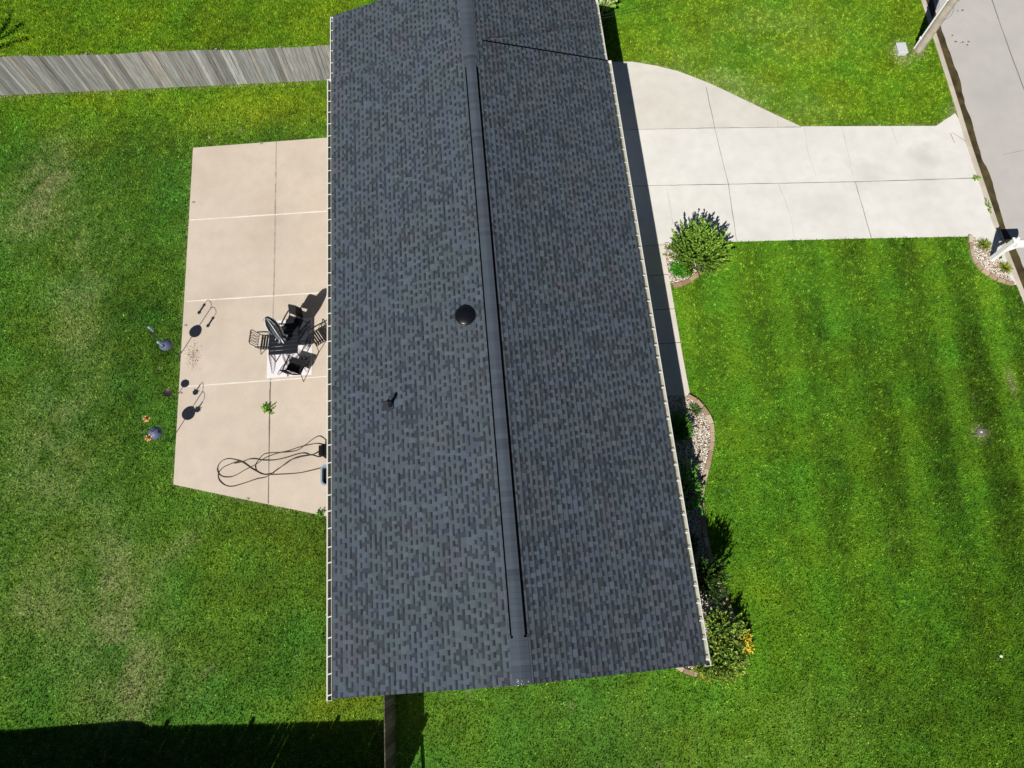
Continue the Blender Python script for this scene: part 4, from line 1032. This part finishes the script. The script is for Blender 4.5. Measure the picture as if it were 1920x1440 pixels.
# ------------------------------------------------------------------ feeder poles on the lawn edge
def hookpole(loc, h, zb, rb, label, kind, az):
    root = thing('feeder_pole', (loc[0], loc[1], 0), az, label, 'bird feeder pole')
    mb = MB(); mb.tube([(0, 0, 0), (0, 0, h)], .013, 8)
    mb.tube([(-.10, 0, .02), (-.10, 0, .22), (.0, 0, .24)], .009, 6); mb.build('pole', M_['pole'], root)
    for sg in (-1, 1):
        mb = MB(); pts = [(0, 0, h - .05)]
        for k in range(9):
            a = math.pi * (1 - k / 8); pts.append((sg * (.17 + .15 * math.cos(a)), 0, h + .10 * math.sin(a)))
        pts += [(sg * .32, 0, h - .06)]; mb.tube(pts, .009, 6); mb.build('hook', M_['pole'], root)
    mb = MB(); mb.lathe([(rb, zb - .02), (rb, zb), (rb * .93, zb + .05), (rb * .75, zb + .105), (rb * .45, zb + .15), (.02, zb + .175)], 36)
    mb.build('baffle', M_['baffle'], root, smooth=True)
    return root
def tube_feeder(loc, z, label, group):
    root = thing('tube_feeder', (loc[0], loc[1], z), 0, label, 'bird feeder', group)
    mb = MB(); mb.tube([(0, 0, -.42), (0, 0, -.12)], .035, 12); mb.build('tube', M_['tubeglass'], root)
    mb = MB(); mb.lathe([(.055, -.12), (.045, -.09), (.015, -.06)], 14); mb.tube([(0, 0, -.06), (0, 0, .0)], .005, 5); mb.build('lid', M_['tubeglass'], root)
    mb = MB(); mb.lathe([(.02, -.46), (.06, -.445), (.06, -.42)], 14); mb.build('tray', M_['pole'], root); return root
def nectar_feeder(loc, z, label, group):
    root = thing('nectar_feeder', (loc[0], loc[1], z), random.uniform(0, 1), label, 'bird feeder', group)
    mb = MB(); mb.tube([(0, 0, -.26), (0, 0, .0)], .02, 10); mb.build('bottle', M_['tubeglass'], root)
    mb = MB(); mb.lathe([(.03, -.32), (.09, -.31), (.09, -.28), (.03, -.25)], 14); mb.build('base', plain('feeder_plastic', (.30, .07, .02), .4), root)
    mb = MB()
    for k in range(6):
        a = k * math.pi / 3; cx, cy = .09 * math.cos(a), .09 * math.sin(a)
        for j in range(5):
            g_ = j * 2 * math.pi / 5; mb.add([(cx, cy, -.27), (cx + .028 * math.cos(g_ - .5), cy + .028 * math.sin(g_ - .5), -.262), (cx + .036 * math.cos(g_), cy + .036 * math.sin(g_), -.255), (cx + .028 * math.cos(g_ + .5), cy + .028 * math.sin(g_ + .5), -.262)], [(0, 1, 2, 3)], j % 2)
    mb.build('flower', [M_['orange'], M_['yellow']], root); return root
def hang(pole_loc, az, h, sg): return (pole_loc[0] + sg * .32 * math.cos(az), pole_loc[1] + sg * .32 * math.sin(az)), h - .06
PA = at2(338, 669); az = R_(-58)
hookpole(PA, 2.12, 1.10, .21, 'black hook pole with blue grey dome holding two tube feeders', 'tube', az)
for sg, lab in ((-1, 'clear tube bird feeder on the hook away from the patio'), (1, 'clear tube bird feeder on the hook nearer the dome')):
    q, z = hang(PA, az, 2.12, sg); tube_feeder(q, z, lab, 'tube feeders on one pole')
PB = at2(322, 829); az = R_(-80)
hookpole(PB, 2.0, 1.16, .22, 'black hook pole with blue grey dome holding two orange flower feeders', 'nectar', az)
for sg, lab in ((-1, 'orange flowered nectar feeder farther from the folded hose'), (1, 'orange flowered nectar feeder nearer the bottom of the photo')):
    q, z = hang(PB, az, 2.0, sg); nectar_feeder(q, z, lab, 'nectar feeders on one pole')
PC = at2(331, 748)
bb = thing('bird_bath', (PC[0], PC[1], 0), 0, 'short stake with small dark bowl between the two domed poles', 'bird bath')
mb = MB(); mb.tube([(0, 0, 0), (0, 0, .62)], .011, 8); mb.build('stake', M_['pole'], bb)
mb = MB(); mb.lathe([(.03, .60), (.10, .615), (.14, .66), (.147, .665), (.135, .66), (.09, .63), (.001, .625)], 28); mb.build('bowl', M_['bowl'], bb, smooth=True)
# spilled bird seed on the patio
mb = MB(); cxy = at2(362, 667, ZP)
for _ in range(260):
    x = cxy[0] + random.gauss(0, .12); y = cxy[1] + random.gauss(0, .22); s_ = random.uniform(.006, .014)
    mb.box((x, y, ZP + .007), (s_ * 1.6, s_, .006), rz=random.uniform(0, 3))
tag(mb.build('bird_seed', M_['seed']), 'brown spilled bird seed scattered on the patio edge', 'bird seed', kind='stuff')

# ------------------------------------------------------------------ street side
PP = at2(1722, 94)
up = thing('utility_pole', (PP[0], PP[1], 0), 0, 'grey wooden utility pole with white conduit beside the road', 'utility pole')
mb = MB(); mb.tube([(0, 0, -.1), (0, 0, 9.5)], [.17, .125], 20); mb.build('pole', M_['polewood'], up, smooth=False)
mb = MB(); a = R_(150); ox, oy = .19 * math.cos(a), .19 * math.sin(a)
mb.tube([(ox, oy, 0), (ox * .88, oy * .88, 5.2)], .035, 10); mb.build('conduit', M_['pvc'], up)
for z in (.55, 2.4, 4.2):
    mb = MB(); mb.box((ox * 1.0, oy * 1.0, z), (.12, .10, .05), rz=a); mb.build('bracket', M_['pvc'], up)
mb = MB(); mb.tube([(.17, -.05, .1), (.155, -.05, 3.0), (.14, -.04, 6.0)], .008, 6)
for z0, ang in ((1.6, -.6), (2.5, -.9), (3.2, -.5)):
    pts = [(.16 * math.cos(ang) + .10 * math.sin(k / 8 * math.pi) * math.cos(ang), .16 * math.sin(ang) + .10 * math.sin(k / 8 * math.pi) * math.sin(ang), z0 + .6 * k / 8) for k in range(9)]
    mb.tube(pts, .006, 5)
mb.build('ground_wire', M_['cable'], up)
mb = MB(); mb.box((0, .1, 8.7), (2.2, .09, .11)); mb.build('crossarm', M_['polewood'], up)
bx0 = at2(1688, 95)
ub = thing('utility_box', (bx0[0], bx0[1], 0), R_(-2), 'pale grey utility pedestal box in the grass next to the pole', 'utility box')
mb = MB(); mb.box((0, 0, .05), (.36, .50, .16)); mb.build('body', M_['utility'], ub, bevel=.02)
mb = MB(); mb.box((0, 0, .145), (.40, .55, .04)); mb.build('lid', M_['utility'], ub, bevel=.015)
# two service cables from the pole to the roof
def cable(a, b_, sag, label):
    a, b_ = Vector(a), Vector(b_); mb = MB(); pts = []
    for k in range(33):
        t_ = k / 32; p = a.lerp(b_, t_); p.z -= sag * 4 * t_ * (1 - t_); pts.append(p)
    mb.tube(pts, .007, 6); tag(mb.build('power_cable', M_['cable']), label, 'cable', 'service cables from pole to roof')
cable((PP[0] - .1, PP[1], 6.6), (.72, 19.12, 4.06), .55, 'overhead cable meeting the roof step nearest the ridge')
cable((PP[0] - .1, PP[1], 6.2), (1.05, 19.22, 3.93), .50, 'lower overhead cable crossing the far roof end')

# mailbox
MP = at2(1858, 487)
mbx = thing('mailbox', (MP[0], MP[1], 0), R_(-2), 'white vinyl post mailbox in a gravel bed by the road', 'mailbox')
mb = MB(); mb.box((0, 0, .68), (.16, .16, 1.36)); mb.build('post', M_['vinyl'], mbx, bevel=.006)
mb = MB(); mb.box((0, 0, 1.375), (.20, .20, .03)); mb.lathe([(.09, 1.39), (.03, 1.42), (.025, 1.44), (.05, 1.46), (.058, 1.49), (.045, 1.525), (.001, 1.54)], 16); mb.build('post_cap', M_['vinyl'], mbx)
mb = MB(); mb.box((.40, 0, .98), (.66, .11, .11)); mb.bar((.07, 0, .62), (.42, 0, .95), .07, .07); mb.build('arm', M_['vinyl'], mbx)
mb = MB(); pr = [(-.12, 1.05), (.12, 1.05), (.12, 1.19)] + [(.12 * math.cos(R_(a)), 1.19 + .11 * math.sin(R_(a))) for a in range(15, 180, 15)] + [(-.12, 1.19)]
n = len(pr); vs = [(.12, y, z) for y, z in pr] + [(.80, y, z) for y, z in pr]
mb.add(vs, [tuple(range(n - 1, -1, -1)), tuple(range(n, 2 * n))] + [(i, (i + 1) % n, n + (i + 1) % n, n + i) for i in range(n)]); mb.build('letter_box', M_['vinyl'], mbx)
mb = MB(); mb.box((.55, -.135, 1.26), (.02, .012, .16)); mb.box((.58, -.135, 1.33), (.08, .012, .05)); mb.build('flag', plain('flag_red', (.5, .02, .02), .5), mbx)
# water meter lid and sprinkler head
q = at2(1838, 811)
wm = thing('meter_lid', (q[0], q[1], 0), 0, 'small round iron meter lid with pale centre sunk in the front lawn', 'meter lid')
mb = MB(); mb.lathe([(.14, -.05), (.14, .045), (.10, .052), (.001, .054)], 26); mb.build('lid', M_['iron'], wm)
mb = MB(); mb.lathe([(.035, .05), (.035, .064), (.001, .066)], 14); mb.build('plug', M_['pvc'], wm)
q = at2(1876, 1230)
mb = MB(); mb.lathe([(.045, 0), (.045, .05), (.02, .07), (.001, .072)], 12); o = mb.build('sprinkler_head', M_['pvc']); o.location = (*q, 0)
tag(o, 'tiny white sprinkler head in the lower right lawn', 'sprinkler')
# unseen pot by the road, added to cast the dark shadow at the right border
q = at2(1934, 606)
pl = thing('planter', (q[0], q[1], 0), .2, 'planter with spiky leaves at the right border below the mailbox', 'planter')
mb = MB(); mb.lathe([(.15, 0), (.20, .42), (.215, .43), (.19, .43), (.17, .38), (.001, .37)], 20); mb.build('pot', M_['vmatt'], pl)
tf = tuft('spiky_plant', 'spiky plant growing in the planter at the right border', 'plant', q, .42, .35, 40, ((.16, .30, .10), (.3, .4, .2)), .02)
tf.location = (q[0], q[1], .36)

# small tree outside the left border: its branch shadows reach the neighbouring lawn
tr = thing('young_tree', (-20.25, 23.1, 0), 0, 'young thin tree outside the left border behind the fence', 'tree')
mb = MB(); mb.tube([(0, 0, 0), (.05, 0, 1.2), (0, .05, 2.4)], [.06, .045, .02], 8); mb.build('trunk', M_['stem'], tr)
mbL = MB(); LP = []; LD = []
for a, e_, L_, z in ((.1, .35, 1.5, 1.3), (.6, .5, 1.1, 1.7), (2.5, .5, 1.2, 1.5), (4.2, .5, 1.1, 1.6), (5.4, .3, 1.2, 1.2), (1.5, .8, .9, 2.0)):
    dv = np.array((math.cos(a) * math.cos(e_), math.sin(a) * math.cos(e_), math.sin(e_))); p0 = np.array((.03, 0, z))
    mbL.tube([p0, p0 + dv * L_ * .5, p0 + dv * L_], [.022, .014, .006], 6)
    for _ in range(150):
        LP.append(p0 + dv * L_ * random.uniform(.25, 1.05) + rng.normal(0, .06, 3)); v = rng.normal(0, 1, 3); LD.append(v / np.linalg.norm(v))
mbL.build('branch', M_['stem'], tr)
LP = np.array(LP); LD = np.array(LD)
np_mesh('crown', *leaves(LP, LD, rng.uniform(.06, .12, len(LP)), rng.uniform(.02, .04, len(LP)), pal_colors(len(LP), GREEN)), M_['leaf'], tr)
